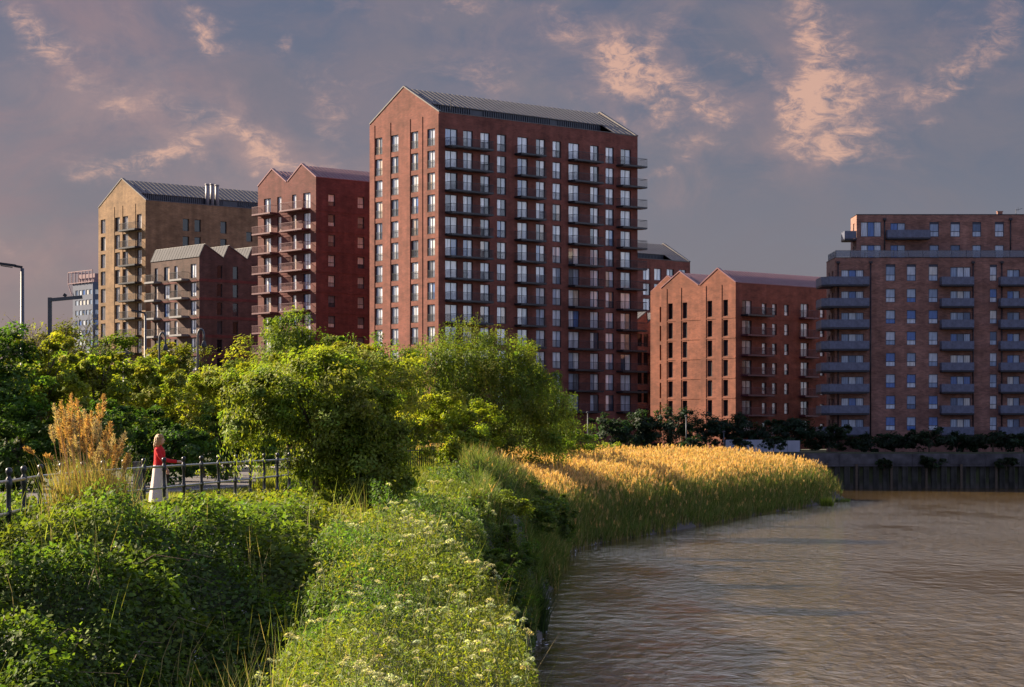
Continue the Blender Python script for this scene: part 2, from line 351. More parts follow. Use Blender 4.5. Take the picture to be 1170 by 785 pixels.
# ------------------------------------------------------------------ buildings
TH = math.atan2(.646, .763)
class Bld:
    """corner (px,d) of the two faces one sees; local +x runs along the facade, local +y along the gable end, both away from the corner"""
    def __init__(s, name, label, px, d, th=TH, z0=4.9, cat='apartment building', group=None):
        s.cx, s.cy, s.z0, s.th = wx(px, d), d, z0, th
        s.m = (math.cos(th), math.sin(th)); s.l = (-math.sin(th), math.cos(th))
        s.root = empty(name, (s.cx, s.cy, z0), th); tag(s.root, label, cat, group)
        s.wins = []
    def _t(s, px, d): k = px-CX; return (k*s.cy - F*s.cx)/(F*d[0]-k*d[1])
    def tm(s, px): return s._t(px, s.m)
    def tl(s, px): return s._t(px, s.l)
    def z(s, py, x=0, y=0): return wz(py, s.cy + x*s.m[1] + y*s.l[1]) - s.z0

def facade(mb, O, u, W, H, wins, depth=.28, m=0):
    """a wall W x H with real openings; wins = (left, bottom, width, height); u runs to the right seen from outside"""
    O = Vector(O); u = Vector(u); up = Vector((0, 0, 1)); inn = -u.cross(up)
    wins = [(max(a, .02), b, min(a+w, W-.02)-max(a, .02), h) for a, b, w, h in wins]
    xs = sorted({0, W} | {round(a, 3) for a, b, w, h in wins} | {round(a+w, 3) for a, b, w, h in wins})
    zs = sorted({0, H} | {round(b, 3) for a, b, w, h in wins} | {round(b+h, 3) for a, b, w, h in wins})
    P = lambda x, z, i=0: O + u*x + up*z + inn*i
    for i in range(len(xs)-1):
        xm = (xs[i]+xs[i+1])/2; col = [w for w in wins if w[0] < xm < w[0]+w[2]]
        z0 = None
        for j in range(len(zs)-1):
            zm = (zs[j]+zs[j+1])/2; hole = any(w[1] < zm < w[1]+w[3] for w in col)
            if not hole and z0 is None: z0 = zs[j]
            if z0 is not None and (hole or j == len(zs)-2):
                z1 = zs[j] if hole else zs[j+1]
                mb.poly([P(xs[i], z0), P(xs[i+1], z0), P(xs[i+1], z1), P(xs[i], z1)], m); z0 = None
    for a, b, w, h in wins:
        c = a+w; t = b+h
        mb.poly([P(a, b), P(a, t), P(a, t, depth), P(a, b, depth)], m)
        mb.poly([P(c, b), P(c, b, depth), P(c, t, depth), P(c, t)], m)
        mb.poly([P(a, t), P(c, t), P(c, t, depth), P(a, t, depth)], m)
        mb.poly([P(a, b), P(a, b, depth), P(c, b, depth), P(c, b)], m)
        mb.poly([P(a, b, depth), P(a, t, depth), P(c, t, depth), P(c, b, depth)], m)

_wm = {}
def window_parts(w, h, style, fm, pm):
    """frame, pane and (french windows) guard rail; origin at the opening's foot, x right, -y outwards"""
    key = (round(w, 2), round(h, 2), style, fm, pm)
    if key in _wm: return _wm[key]
    f = MB(); p = MB(); r = None; b = .07; y0, y1 = -.09, -.02
    f.box(-w/2, y0, 0, -w/2+b, y1, h); f.box(w/2-b, y0, 0, w/2, y1, h)
    f.box(-w/2+b, y0, 0, w/2-b, y1, b); f.box(-w/2+b, y0, h-b, w/2-b, y1, h)
    hx = .12*h if style == 'head' else 0          # a dark header panel over the glass
    if hx: f.box(-w/2+b, y0+.01, h-b-hx, w/2-b, y1, h-b)
    n = {'french': 2, 'triple': 3, 'double': 2, 'head2': 2}.get(style, 1)
    xs = [-w/2+b+(w-2*b)*i/n for i in range(n+1)]
    for x in xs[1:-1]: f.box(x-b*.6, y0, b, x+b*.6, y1, h-b-hx)
    tr = h*.36 if style in ('sash', 'head') else None
    if tr: f.box(-w/2+b, y0, tr-.04, w/2-b, y1, tr+.04)
    zs = [b, tr, h-b-hx] if tr else [b, h-b-hx]
    for i in range(n):
        for j in range(len(zs)-1):
            p.poly([(xs[i], -.045, zs[j]), (xs[i+1], -.045, zs[j]), (xs[i+1], -.045, zs[j+1]), (xs[i], -.045, zs[j+1])])
    if style == 'french':
        r = MB(); r.box(-w/2+.02, -.235, 1.02, w/2-.02, -.195, 1.07); r.box(-w/2+.02, -.23, .08, w/2-.02, -.2, .12)
        k = max(3, int(w/.13))
        for i in range(k+1):
            x = -w/2+.03+(w-.06)*i/k; r.box(x-.012, -.222, .12, x+.012, -.208, 1.02)
    _wm[key] = (f, p, r, f.mesh('window', M[fm]), p.mesh('pane', M[pm]), r.mesh('guard_rail', M['dark_metal']) if r else None)
    return _wm[key]

def add_windows(B, wins, depth, fm='frame_dark', pm='pane_pale', cap=100):
    """wins: (face, u, zbottom, w, h, style) with face = (O, u-vector). First CAP as parts of their own, the rest as one part."""
    rest = MB(); nrest = 0
    for i, (O, u, c, zb, w, h, st) in enumerate(wins):
        O = Vector(O); u = Vector(u); inn = -u.cross(Vector((0, 0, 1)))
        loc = O + u*c + Vector((0, 0, zb)) + inn*depth; rz = math.atan2(u.y, u.x)
        f, p, r, fme, pme, rme = window_parts(w, h, st, fm, pm)
        if i < cap:
            a = link('window', fme, B.root); a.location = loc; a.rotation_euler = (0, 0, rz)
            link('pane', pme, a)
            if rme: link('guard_rail', rme, a)
        else:
            mtx = Matrix.Translation(loc) @ Matrix.Rotation(rz, 4, 'Z')
            for q, mi in ((f, 0), (p, 1), (r, 2)):
                if q is None: continue
                b = len(rest.v); rest.v += [tuple(mtx @ Vector(v)) for v in q.v]; rest.f += [tuple(b+k for k in g) for g in q.f]
                rest.m += [mi]*len(q.f); rest.sm += [False]*len(q.f)
            nrest += 1
    if nrest: tag(rest.build('windows', [M[fm], M[pm], M['dark_metal']], B.root), kind='stuff')

_bm = {}
def balcony_parts(w, d, style):
    key = (round(w, 2), round(d, 2), style)
    if key in _bm: return _bm[key]
    s = MB(); r = MB(); h = 1.1
    slab, rail, edge = {'dark': ('dark_metal', 'dark_metal', .22), 'pink': ('balcony_pink', 'balcony_pink', .22), 'white': ('white_edge', 'dark_metal', .30),
                        'blue': ('dark_metal', 'balcony_blue', .20), 'tan': ('dark_metal', 'dark_metal', .26)}[style]
    s.box(-w/2, -d, -edge, w/2, 0, 0)
    s.box(-w/2+.1, -d+.1, -edge-.05, w/2-.1, -.05, -edge)
    r.box(-w/2, -d, h-.05, w/2, -d+.05, h); r.box(-w/2, -d+.05, h-.05, -w/2+.05, 0, h); r.box(w/2-.05, -d+.05, h-.05, w/2, 0, h)
    if style == 'blue':     # perforated metal panels between posts
        n = max(2, int(w/1.15))
        for i in range(n):
            a = -w/2+.02+(w-.04)*i/n; b = -w/2+.02+(w-.04)*(i+1)/n
            r.box(a+.02, -d+.012, .02, b-.02, -d+.036, h-.06)
            r.box(b-.015, -d+.005, 0, b+.015, -d+.045, h-.05)
        for sgn in (-1, 1):
            x = sgn*(w/2-.025); r.box(x-.012, -d+.06, .02, x+.012, -.02, h-.06)
    else:
        n = int(w/.13)
        for i in range(n+1):
            x = -w/2+.025+(w-.05)*i/n; r.box(x-.011, -d+.015, 0, x+.011, -d+.035, h-.05)
        n = int(d/.13)
        for i in range(1, n):
            y = -d+.025+(d-.03)*i/n
            for sgn in (-1, 1):
                x = sgn*(w/2-.025); r.box(x-.011, y-.011, 0, x+.011, y+.011, h-.05)
    _bm[key] = (s.mesh('balcony', M[slab]), r.mesh('balcony_rail', M[rail]))
    return _bm[key]
def add_balcony(B, O, u, c, z, w, d, style):
    O = Vector(O); u = Vector(u); a, b = balcony_parts(w, d, style)
    o = link('balcony', a, B.root); o.location = O + u*c + Vector((0, 0, z)); o.rotation_euler = (0, 0, math.atan2(u.y, u.x))
    link('balcony_rail', b, o)

def slope(mb, x0, x1, ya, za, yb, zb, t=.12, m=0, ribs=0.0):
    """roof plane over x0..x1 from (ya,za) up to (yb,zb), with thickness and standing seams"""
    d = Vector((0, yb-ya, zb-za)).normalized(); n = Vector((0, -d.z, d.y)) if yb > ya else Vector((0, d.z, -d.y))
    if n.z < 0: n = -n
    k = len(mb.v)
    for x in (x0, x1):
        for (y, z) in ((ya, za), (yb, zb)):
            mb.v.append((x, y, z)); q = Vector((x, y, z))+n*t; mb.v.append(tuple(q))
    for q in ((0, 2, 6, 4), (1, 5, 7, 3), (0, 1, 3, 2), (4, 6, 7, 5), (0, 4, 5, 1), (2, 3, 7, 6)):
        mb.f.append(tuple(k+i for i in q)); mb.m.append(m); mb.sm.append(False)
    if ribs:
        c = int((x1-x0)/ribs)
        for i in range(c+1):
            x = x0+.05+(x1-x0-.1)*i/c
            a = Vector((x, ya, za))+n*(t+.03); b = Vector((x, yb, zb))+n*(t+.03)
            mb.bar(a, b, .045, .045, m)

def gable_block(B, Mlen, gables, eave, wf, wg, wall, roofm, depth=.3, louvre=None, fm='frame_dark', pm='pane_pale', pmg=None, pil=None, courses=None, cap=100, copm='zinc'):
    """gables: [(y0,y1,rise)] in a row along the gable end. wf, wg: windows (u centre, zbottom, w, h, style) on facade (u=x) and gable end (u=y)."""
    Lw = max(g[1] for g in gables)
    mb = MB(); roof = MB(); cop = MB()
    Of, uf = (0, 0, 0), (1, 0, 0); Og, ug = (0, Lw, 0), (0, -1, 0)
    facade(mb, Of, uf, Mlen, eave, [(c-w/2, z, w, h) for c, z, w, h, s in wf], depth)
    facade(mb, Og, ug, Lw, eave, [(Lw-c-w/2, z, w, h) for c, z, w, h, s in wg], depth)
    mb.poly([(Mlen, 0, 0), (Mlen, Lw, 0), (Mlen, Lw, eave), (Mlen, 0, eave)])
    mb.poly([(Mlen, Lw, 0), (0, Lw, 0), (0, Lw, eave), (Mlen, Lw, eave)])
    for y0, y1, rise in gables:
        ym = (y0+y1)/2
        for x0, x1 in ((0, .35), (Mlen-.35, Mlen)):      # gable walls carried up as parapets
            a = [(x0, y0, eave), (x0, ym, eave+rise), (x0, y1, eave)]; b = [(x1, y0, eave), (x1, ym, eave+rise), (x1, y1, eave)]
            mb.poly([a[0], a[1], a[2]]); mb.poly([b[2], b[1], b[0]])
            for p, q in ((0, 1), (1, 2)): mb.poly([a[p], b[p], b[q], a[q]])
            for ya, za, yb, zb in ((y0, eave, ym, eave+rise), (y1, eave, ym, eave+rise)):
                s = .2*(1 if yb > ya else -1)
                cop.bar(((x0+x1)/2, ya-s*.3, za+.02), ((x0+x1)/2, yb, zb+.08), .5, .16)
        ze = eave-.12; rr = rise-.16
        if louvre:
            ys, xa, xb, gaps = louvre
            zs = ze + rr*ys/(ym-y0)
            slope(roof, .35, Mlen-.35, ys-.15, zs-.06, ym, ze+rr, .12, 0, .9)
            slope(roof, xb, Mlen-.35, y0, ze, ys, zs, .12, 0, .9)
            roof.box(.35, .02, eave-.3, Mlen-.35, ys, eave-.2, 0)       # flat behind the parapet
            roof.box(.35, ys+.05, eave-.2, xb, ys+.15, zs-.02, 1)       # louvred screen
            n = int((xb-.4)/.42)
            for i in range(n):
                x = .5+(xb-.7)*i/n
                if any(g0 < x < g1 for g0, g1 in gaps): continue
                roof.box(x, ys-.08, eave-.19, x+.2, ys+.05, zs-.05, 1)
            slope(roof, .35, Mlen-.35, y1, ze, ym, ze+rr, .12, 0, .9)
        else:
            slope(roof, .35, Mlen-.35, y0+.05, ze+.03, ym, ze+rr, .12, 0, .7)
            slope(roof, .35, Mlen-.35, y1-.05, ze+.03, ym, ze+rr, .12, 0, .7)
    cop.box(.3, -.05, eave-.02, Mlen-.3, .25, eave+.08)
    if courses:
        for z in courses:
            mb.box(-.05, .02, z, 0, Lw-.02, z+.16); mb.box(.02, -.05, z, Mlen-.02, 0, z+.16)
    if pil:
        for y0, y1, zt in pil: mb.box(-.07, y0, 0, 0, y1, zt)
    mb.build('wall', M[wall], B.root)
    r = roof.build('roof', [M[roofm], M['louvre']], B.root); cop.build('coping', M[copm], r)
    add_windows(B, [((Of), uf, *w) for w in wf], depth, fm, pm, cap)
    add_windows(B, [((Og), ug, Lw-w[0], *w[1:]) for w in wg], depth, fm, pmg or pm, 100-min(cap, len(wf)) if len(wf) < 100 else 0)
    return Of, uf, Og, ug, Lw

# --- A: the tallest tower
A = Bld('apartment_tower', 'tallest tower, red brick with zinc gabled roof and rows of dark balconies', 501.5, 300)
ea = A.z(127.5); st = 3.05; z1 = A.z(145.5)-2.4
fcols = [(515.9, 2.2), (534.9, 1.75), (554.4, 1.7), (573.3, 1.7), (597.4, 1.95), (617.8, 1.75), (636.4, 1.65), (655.9, 2.1), (679.4, 1.7), (696.8, 1.65), (715.2, 2.1)]
wf = []
for r_ in range(13):
    for i, (px, w) in enumerate(fcols):
        if r_ > 10 and i < 3: continue
        wf.append((A.tm(px), z1-r_*st, w, 2.4, 'french' if i in (2, 3, 6, 9) else 'double'))
gcols = [432.8, 451.0, 473.8, 492.5]
wg = [(A.tl(px), z1-r_*st, 1.7, 2.4, 'french') for r_ in range(11) for px in gcols]
wf.sort(key=lambda w: -w[1])
ML = A.tm(728.5)
ys_ = [A.tl(p) for p in gcols]
Lw = 16.0
pil = [(.02, ys_[3]-.95, ea-.2), (ys_[3]+1.9, ys_[2]-.9, ea+.4), (ys_[2]+1.0, ys_[1]-.9-.9, ea+1.2), (ys_[1]+.95, ys_[0]-.9-.3, ea+.6), (ys_[0]+.95, Lw-.02, ea-.2)]
pil = [(a, b, min(zt, ea-.3)) for a, b, zt in pil if b-a > .2]
Of, uf, Og, ug, _ = gable_block(A, ML, [(0, Lw, 4.4)], ea, wf, wg, 'red_brick', 'zinc', .27, (3.1, 0, ML-4.6, [(8.2, 10.2), (23.2, 24.4)]), pil=pil, cap=56)
for r_ in range(13):
    zb = z1-r_*st
    for i0, i1, ex in ((0, 2, (-1.2, .3)), (4, 5, (-1.6, -.2)), (7, 8, (-1.2, .5)), (10, 10, (-2.0, 3.0))):
        if r_ > 10 and i0 == 0: continue
        a = A.tm(fcols[i0][0])+ex[0]; b = A.tm(fcols[i1][0])+ex[1]
        if i0 == 10: b = ML+.55
        add_balcony(A, Of, uf, (a+b)/2, zb-.05, b-a, 1.55, 'dark')
mb = MB(); mb.tube([(2.6, .6, ea), (2.6, .6, ea+1.9), (3.1, .6, ea+2.0)], .06, 6); mb.build('vent_pipe', M['pale_zinc'], A.root)

# --- B: twin gabled dark red block
B_ = Bld('twin_gabled_block', 'dark red brick block with twin gables and stacked pink balconies beside the tallest tower', 361, 325)
eb = B_.z(202.4); zt = B_.z(219)-2.3; sb = 3.05
wf = [(B_.tm(px), zt+.35-r_*sb, 1.25, 1.75, 'sash') for r_ in range(9) for px in (379, 412.5)]
wg = []
for r_ in range(9):
    for px, w in ((350.5, 1.9), (336.0, 1.1), (319, 1.1), (305.5, 1.9)):
        wg.append((B_.tl(px), zt-r_*sb, w, 2.35, 'double' if w > 1.5 else 'plain'))
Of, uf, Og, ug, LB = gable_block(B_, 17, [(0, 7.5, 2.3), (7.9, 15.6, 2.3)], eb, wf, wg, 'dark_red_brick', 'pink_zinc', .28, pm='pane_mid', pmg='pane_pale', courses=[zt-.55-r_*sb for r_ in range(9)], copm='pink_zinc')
for r_ in range(9):
    add_balcony(B_, Og, ug, LB-(B_.tl(341)), zt-.05-r_*sb, 6.0, 1.5, 'pink')
    add_balcony(B_, Og, ug, LB-(B_.tl(304))+.9, zt-.05-r_*sb, 5.0, 1.6, 'pink')

# --- C: tan block with flues
C_ = Bld('tan_gabled_block', 'tall tan brick gabled block with three steel flues on its roof', 166.7, 371)
ec = C_.z(228.7); zt = C_.z(243.5)-2.45
wf = [(C_.tm(px), zt-.1-r_*st*1.0, 1.3, 2.1, 'plain') for r_ in range(4) for px in (212.5, 226, 255.5)] + [(C_.tm(285), zt-1.2-r_*st, 1.3, 1.7, 'plain') for r_ in range(4)]
gc = [117.8, 134.2, 143.5, 159.0]
wg = [(C_.tl(px), zt-r_*st, 1.65, 2.45, 'double') for r_ in range(10) for px in gc]
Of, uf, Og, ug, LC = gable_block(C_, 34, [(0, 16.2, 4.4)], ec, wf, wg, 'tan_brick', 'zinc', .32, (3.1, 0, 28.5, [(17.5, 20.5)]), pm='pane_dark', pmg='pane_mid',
    pil=[(.02, C_.tl(159)-1, ec-.3), (C_.tl(159)+1.2, C_.tl(143.5)-1.1, ec-.3), (C_.tl(143.5)+.95, C_.tl(134.2)-.95, ec-.3), (C_.tl(134.2)+1.0, C_.tl(117.8)-1.0, ec-.3)])
for r_ in range(10):
    add_balcony(C_, Og, ug, LC-C_.tl(152), zt-.05-r_*st, 5.6, 1.35, 'tan')
mb = MB()
for i, (dx, h) in enumerate(((0, 4.0), (1.0, 4.1), (2.0, 4.0))):
    x = C_.tm(246)+dx; mb.tube([(x, 2.6, ec-.2), (x, 2.6, ec+h)], .36, 12); mb.tube([(x, 2.6, ec+h-.15), (x, 2.6, ec+h+.05)], .42, 12)
mb.build('flues', M['steel'], C_.root)

# --- sawtooth-roofed blocks
def sawtooth_block(B, Mlen, Lw, eave, teeth, wf, wg, wall, bal, pmf, pmg, courses=None, solar=None):
    """ridges run along the gable-end direction; teeth = [(x valley, x peak, x next valley, rise)]"""
    mb = MB(); roof = MB()
    facade(mb, (0, 0, 0), (1, 0, 0), Mlen, eave, [(c-w/2, z, w, h) for c, z, w, h, s in wf], .25)
    facade(mb, (0, Lw, 0), (0, -1, 0), Lw, eave, [(Lw-c-w/2, z, w, h) for c, z, w, h, s in wg], .25)
    mb.poly([(Mlen, 0, 0), (Mlen, Lw, 0), (Mlen, Lw, eave), (Mlen, 0, eave)]); mb.poly([(Mlen, Lw, 0), (0, Lw, 0), (0, Lw, eave), (Mlen, Lw, eave)])
    for x0, xp, x1, rise in teeth:
        for y, o in ((0, 1), (Lw, 0)):
            q = [(x0, y, eave), (x1, y, eave), (xp, y, eave+rise)]; mb.poly(q if o else q[::-1])
        for (xa, za, xb, zb, mi) in ((x0, eave, xp, eave+rise, 1), (x1, eave, xp, eave+rise, 0)):
            d = Vector((xb-xa, 0, zb-za)).normalized(); n = Vector((-d.z, 0, d.x)); n = n if n.z > 0 else -n
            pts = []
            for y in (-.1, Lw+.1):
                for (x, z) in ((xa, za), (xb, zb)): pts += [Vector((x, y, z)), Vector((x, y, z))+n*.12]
            k = len(roof.v); roof.v += [tuple(p) for p in pts]
            for q in ((0, 2, 6, 4), (1, 5, 7, 3), (0, 1, 3, 2), (4, 6, 7, 5), (0, 4, 5, 1), (2, 3, 7, 6)): roof.f.append(tuple(k+i for i in q)); roof.m.append(mi); roof.sm.append(False)
            c = int(Lw/.8)
            for i in range(c+1):
                y = Lw*i/c; roof.bar(Vector((xa, y, za))+n*.13, Vector((xb, y, zb))+n*.13, .03, .03, mi)
    if courses:
        for z in courses: mb.box(.02, -.04, z, Mlen-.02, 0, z+.45, 1); mb.box(-.04, .02, z, 0, Lw-.02, z+.3, 1)
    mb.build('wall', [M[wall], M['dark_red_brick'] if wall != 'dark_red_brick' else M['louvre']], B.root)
    roof.build('roof', [M['zinc'], M['pale_zinc']], B.root)
    add_windows(B, [((0, 0, 0), (1, 0, 0), *w) for w in wf], .25, 'frame_dark', pmf)
    add_windows(B, [((0, Lw, 0), (0, -1, 0), Lw-w[0], *w[1:]) for w in wg], .25, 'frame_dark', pmg)

E_ = Bld('sawtooth_roofed_block', 'low brick block with sawtooth metal roof and white edged balconies before the tan block', 227.7, 350)
ee = E_.z(293.5); zt = E_.z(300.5)-2.3; se = 21.3/F*350
wf = [(E_.tm(px), zt-r_*se, 1.0, 2.1, 'plain') for r_ in range(6) for px in (251, 269)]
wg = [(E_.tl(px), zt-r_*se, w, 2.25, 'double' if w > 1.2 else 'plain') for r_ in range(6) for px, w in ((221, 1.7), (201, 1.0), (190.5, 1.7), (178.5, 1.0))]
LE = E_.tl(172.5)
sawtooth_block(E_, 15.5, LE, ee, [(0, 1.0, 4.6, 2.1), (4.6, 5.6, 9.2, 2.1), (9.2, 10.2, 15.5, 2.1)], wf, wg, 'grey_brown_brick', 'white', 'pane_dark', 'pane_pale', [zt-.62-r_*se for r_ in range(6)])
for r_ in range(6):
    add_balcony(E_, (0, LE, 0), (0, -1, 0), LE-E_.tl(208.5), zt-.05-r_*se, 3.8, 1.4, 'white')
    add_balcony(E_, (0, LE, 0), (0, -1, 0), LE-E_.tl(178.5), zt-.05-r_*se, 3.0, 1.4, 'white')

G_ = Bld('brown_sawtooth_block', 'brown brick block with pale sawtooth roof squeezed between two red brick blocks', 712, 352)
eg = G_.z(368); zt = G_.z(372)-2.3
wf = [(G_.tm(px), zt-1.0-r_*3.05, 1.1, 2.1, 'plain') for r_ in range(6) for px in (731, 738)]
wg = [(3.0, zt-r_*3.05, 1.5, 2.2, 'double') for r_ in range(4)]
sawtooth_block(G_, 14, 8, eg, [(0, 1.0, 2.4, 1.7), (2.4, 5.2, 5.4, 1.8), (5.4, 8.2, 14, 1.8)], wf, wg, 'brown_brick', 'tan', 'pane_dark', 'pane_mid')
for r_ in range(6): add_balcony(G_, (0, 0, 0), (1, 0, 0), G_.tm(748), zt-2.1-r_*3.05, 3.6, 1.6, 'pink')

# --- F: far block behind the tower
F_ = Bld('zinc_roofed_block', 'red brick block with grey zinc roof half hidden behind the tallest tower', 690, 430)
ef = F_.z(292.0); MF = F_.tm(788.5)
wf = [(F_.tm(px), F_.z(py, F_.tm(px))-2.35, 2.0, 2.35, 'double') for dpy in range(5) for px, py in ((739, 306.5+17.3*dpy), (751.7, 307+17.3*dpy), (766, 307.6+17.2*dpy), (780, 308.2+17.1*dpy))]
gable_block(F_, MF, [(0, 15, 4.2)], ef, wf, [], 'red_brick', 'zinc', .3, (2.6, 0, MF-5.0, []))

# --- D: orange gabled block
D_ = Bld('triple_gabled_block', 'orange red brick block with sunlit gables and narrow dark windows beyond the reeds', 840.5, 326)
ed = D_.z(322.7); zt = D_.z(341)-2.3; sd = 3.02
wf = []
for r_ in range(7):
    for px, w, h, s in ((853.5, 2.1, 2.1, 'double'), (873.3, 1.0, 1.7, 'sash'), (885, 1.0, 1.7, 'sash'), (898.8, 1.0, 1.7, 'sash'), (919.5, 1.8, 2.1, 'double'), (939.5, 1.0, 1.6, 'sash')):
        wf.append((D_.tm(px), zt-r_*sd+(.1 if h < 2 else 0), w, h, s))
wg = [(D_.tl(px), zt-.25-r_*sd, 1.0, 2.45, 'plain') for r_ in range(7) for px in (829, 811, 782.5, 766)]
cs = [zt-.62-r_*sd for r_ in range(7)]
Of, uf, Og, ug, LD = gable_block(D_, 27, [(0, 7.5, 2.3), (7.9, 16.0, 2.3)], ed, wf, wg, 'orange_brick', 'pink_zinc', .3, pm='pane_mid', pmg='pane_dark', courses=cs, copm='pink_zinc',
    pil=[(D_.tl(px)+.75, D_.tl(px)+1.9, ed-.2) for px in (829, 811, 782.5, 766)])
for r_ in range(7):
    a, b = D_.tm(846.5), D_.tm(877); add_balcony(D_, Of, uf, (a+b)/2, zt-.05-r_*sd, b-a, 1.5, 'dark' if r_ == 0 else 'pink')
    add_balcony(D_, Of, uf, D_.tm(921), zt-.05-r_*sd, 3.2, 1.3, 'pink')
    add_balcony(D_, Og, ug, -2.3, zt-2.2-r_*sd, 2.6, 1.3, 'pink') if False else None
# third gable, set back 5 m
mb = MB(); rf = MB(); y0, y1, x0 = 16.0, 23.6, 5.0
facade(mb, (x0, y1, 0), (0, -1, 0), y1-y0, ed, [(2.6-.5, zt-.25-r_*sd, 1.0, 2.45) for r_ in range(7)], .3)
ym = (y0+y1)/2
mb.poly([(x0, y0, ed), (x0, ym, ed+2.3), (x0, y1, ed)]); mb.poly([(22, y1, ed), (22, ym, ed+2.3), (22, y0, ed)])
mb.poly([(x0, y1, 0), (x0, y1, ed), (22, y1, ed), (22, y1, 0)]); mb.poly([(22, y1, 0), (22, y1, ed), (22, y0, ed), (22, y0, 0)])
slope(rf, x0+.1, 22, y0, ed-.05, ym, ed+2.3, .14, 0, .7); slope(rf, x0+.1, 22, y1, ed-.05, ym, ed+2.3, .14, 0, .7)
mb.build('wall', M['orange_brick'], D_.root); rf.build('roof', M['pink_zinc'], D_.root)
add_windows(D_, [((x0, y1, 0), (0, -1, 0), 2.6, zt-.25-r_*sd, 1.0, 2.45, 'plain') for r_ in range(7)], .3, 'frame_dark', 'pane_dark')

# --- H: the long building on the quay
H_ = Bld('quayside_apartments', 'long brown brick building with grey wraparound balconies above the river wall', 954, 305, 0.0, 4.7)
eh = H_.z(294.6); WH = 46.0; sh = 24.4/F*305
fl = [H_.z(325.5+24.4*i) for i in range(8)]          # balcony floor levels
wf = []
for i, z in enumerate(fl):
    hd = i == 0
    wf.append((H_.tm(974), z, 3.15, 2.1, 'triple'))
    for a, b in ((1012, 1023), (1036, 1046.5), (1061, 1071.6)):
        wf.append((H_.tm((a+b)/2), z+.55-(0 if not hd else .0), H_.tm(b)-H_.tm(a), 2.35 if hd else 1.9, 'head' if hd else 'sash'))
    wf.append((H_.tm(1097.5), z, 2.85, 2.5 if hd else 2.15, 'triple'))
    wf.append((H_.tm(1135), z+.55, 1.0, 2.3 if hd else 1.9, 'head' if hd else 'sash'))
    wf.append((H_.tm(1158), z, 1.75, 2.15, 'double'))
wg = [(c, z, 1.3, 2.1, 'plain') for z in fl for c in (2.2, 5.6)]
mb = MB(); rf = MB(); LH = 8.2
facade(mb, (0, 0, 0), (1, 0, 0), WH, eh, [(c-w/2, z, w, h) for c, z, w, h, s in wf], .22)
facade(mb, (0, LH, 0), (0, -1, 0), LH, eh, [(LH-c-w/2, z, w, h) for c, z, w, h, s in wg], .22)
mb.poly([(WH, 0, 0), (WH, LH, 0), (WH, LH, eh), (WH, 0, eh)]); mb.poly([(WH, LH, 0), (0, LH, 0), (0, LH, eh), (WH, LH, eh)])
mb.box(8, LH+.01, 0, WH-.5, 20, eh-.3)                # rear wing
rf.box(.3, .3, eh-.4, WH-.3, LH-.02, eh-.12)
cop = MB()
# upper two floors, set back
ux, uy = H_.tm(978.5)-.0+.45, 2.6; uh = wz(245.5, 307.6)-4.7; UW = WH-ux-.6
UO = (ux, uy, eh-.25); hh = uh-eh+.25
uf_ = []
kk = (305+uy)/305.0
tx = lambda px: wx(px, 305+uy)-H_.cx-ux
zA = wz(270.5, 307.6)-4.7-UO[2]; zB = .32
uf_.append((tx(995.2), zA, 2.9, 2.1, 'triple')); uf_.append((tx(995.2), zB, 2.9, 1.95, 'triple'))
uf_.append((tx(1025.8), zA-.2, 2.1, 2.15, 'double')); uf_.append((tx(1025.8), zB, 2.1, 1.95, 'double'))
for a, b in ((1062, 1072.7), (1086, 1097), (1111, 1121), (1136.6, 1147)):
    uf_.append((tx((a+b)/2), zA, tx(b)-tx(a), 2.1, 'head')); uf_.append((tx((a+b)/2), zB, tx(b)-tx(a), 1.95, 'plain'))
facade(mb, UO, (1, 0, 0), UW, hh, [(c-w/2, z, w, h) for c, z, w, h, s in uf_], .2)
UL = 5.4
ug_ = [(2.6, zA, 1.2, 2.1, 'plain'), (2.6, zB, 1.2, 1.95, 'plain')]
facade(mb, (ux, uy+UL, UO[2]), (0, -1, 0), UL, hh, [(UL-c-w/2, z, w, h) for c, z, w, h, s in ug_], .2)
mb.poly([(ux+UW, uy, UO[2]), (ux+UW, uy+UL, UO[2]), (ux+UW, uy+UL, uh), (ux+UW, uy, uh)]); mb.poly([(ux+UW, uy+UL, UO[2]), (ux, uy+UL, UO[2]), (ux, uy+UL, uh), (ux+UW, uy+UL, uh)])
rf.box(ux+.3, uy+.3, uh-.4, ux+UW-.3, uy+UL-.3, uh-.15)
cop.box(-.05, -.05, eh, WH+.05, .28, eh+.08); cop.box(-.05, .28, eh, .28, LH, eh+.08)
cop.box(ux-.05, uy-.05, uh, ux+UW+.05, uy+.28, uh+.1); cop.box(ux-.05, uy+.28, uh, ux+.28, uy+UL, uh+.1)
mb.build('wall', M['brown_brick'], H_.root); r = rf.build('roof', M['zinc'], H_.root); cop.build('coping', M['dark_metal'], r)
wins = [((0, 0, 0), (1, 0, 0), *w) for w in wf]
add_windows(H_, wins, .22, 'frame_blue', 'pane_blue', 62)
add_windows(H_, [((0, LH, 0), (0, -1, 0), LH-w[0], *w[1:]) for w in wg], .22, 'frame_blue', 'pane_mid', 16)
add_windows(H_, [(UO, (1, 0, 0), *w) for w in uf_] + [((ux, uy+UL, UO[2]), (0, -1, 0), UL-w[0], *w[1:]) for w in ug_], .2, 'frame_blue', 'pane_blue')
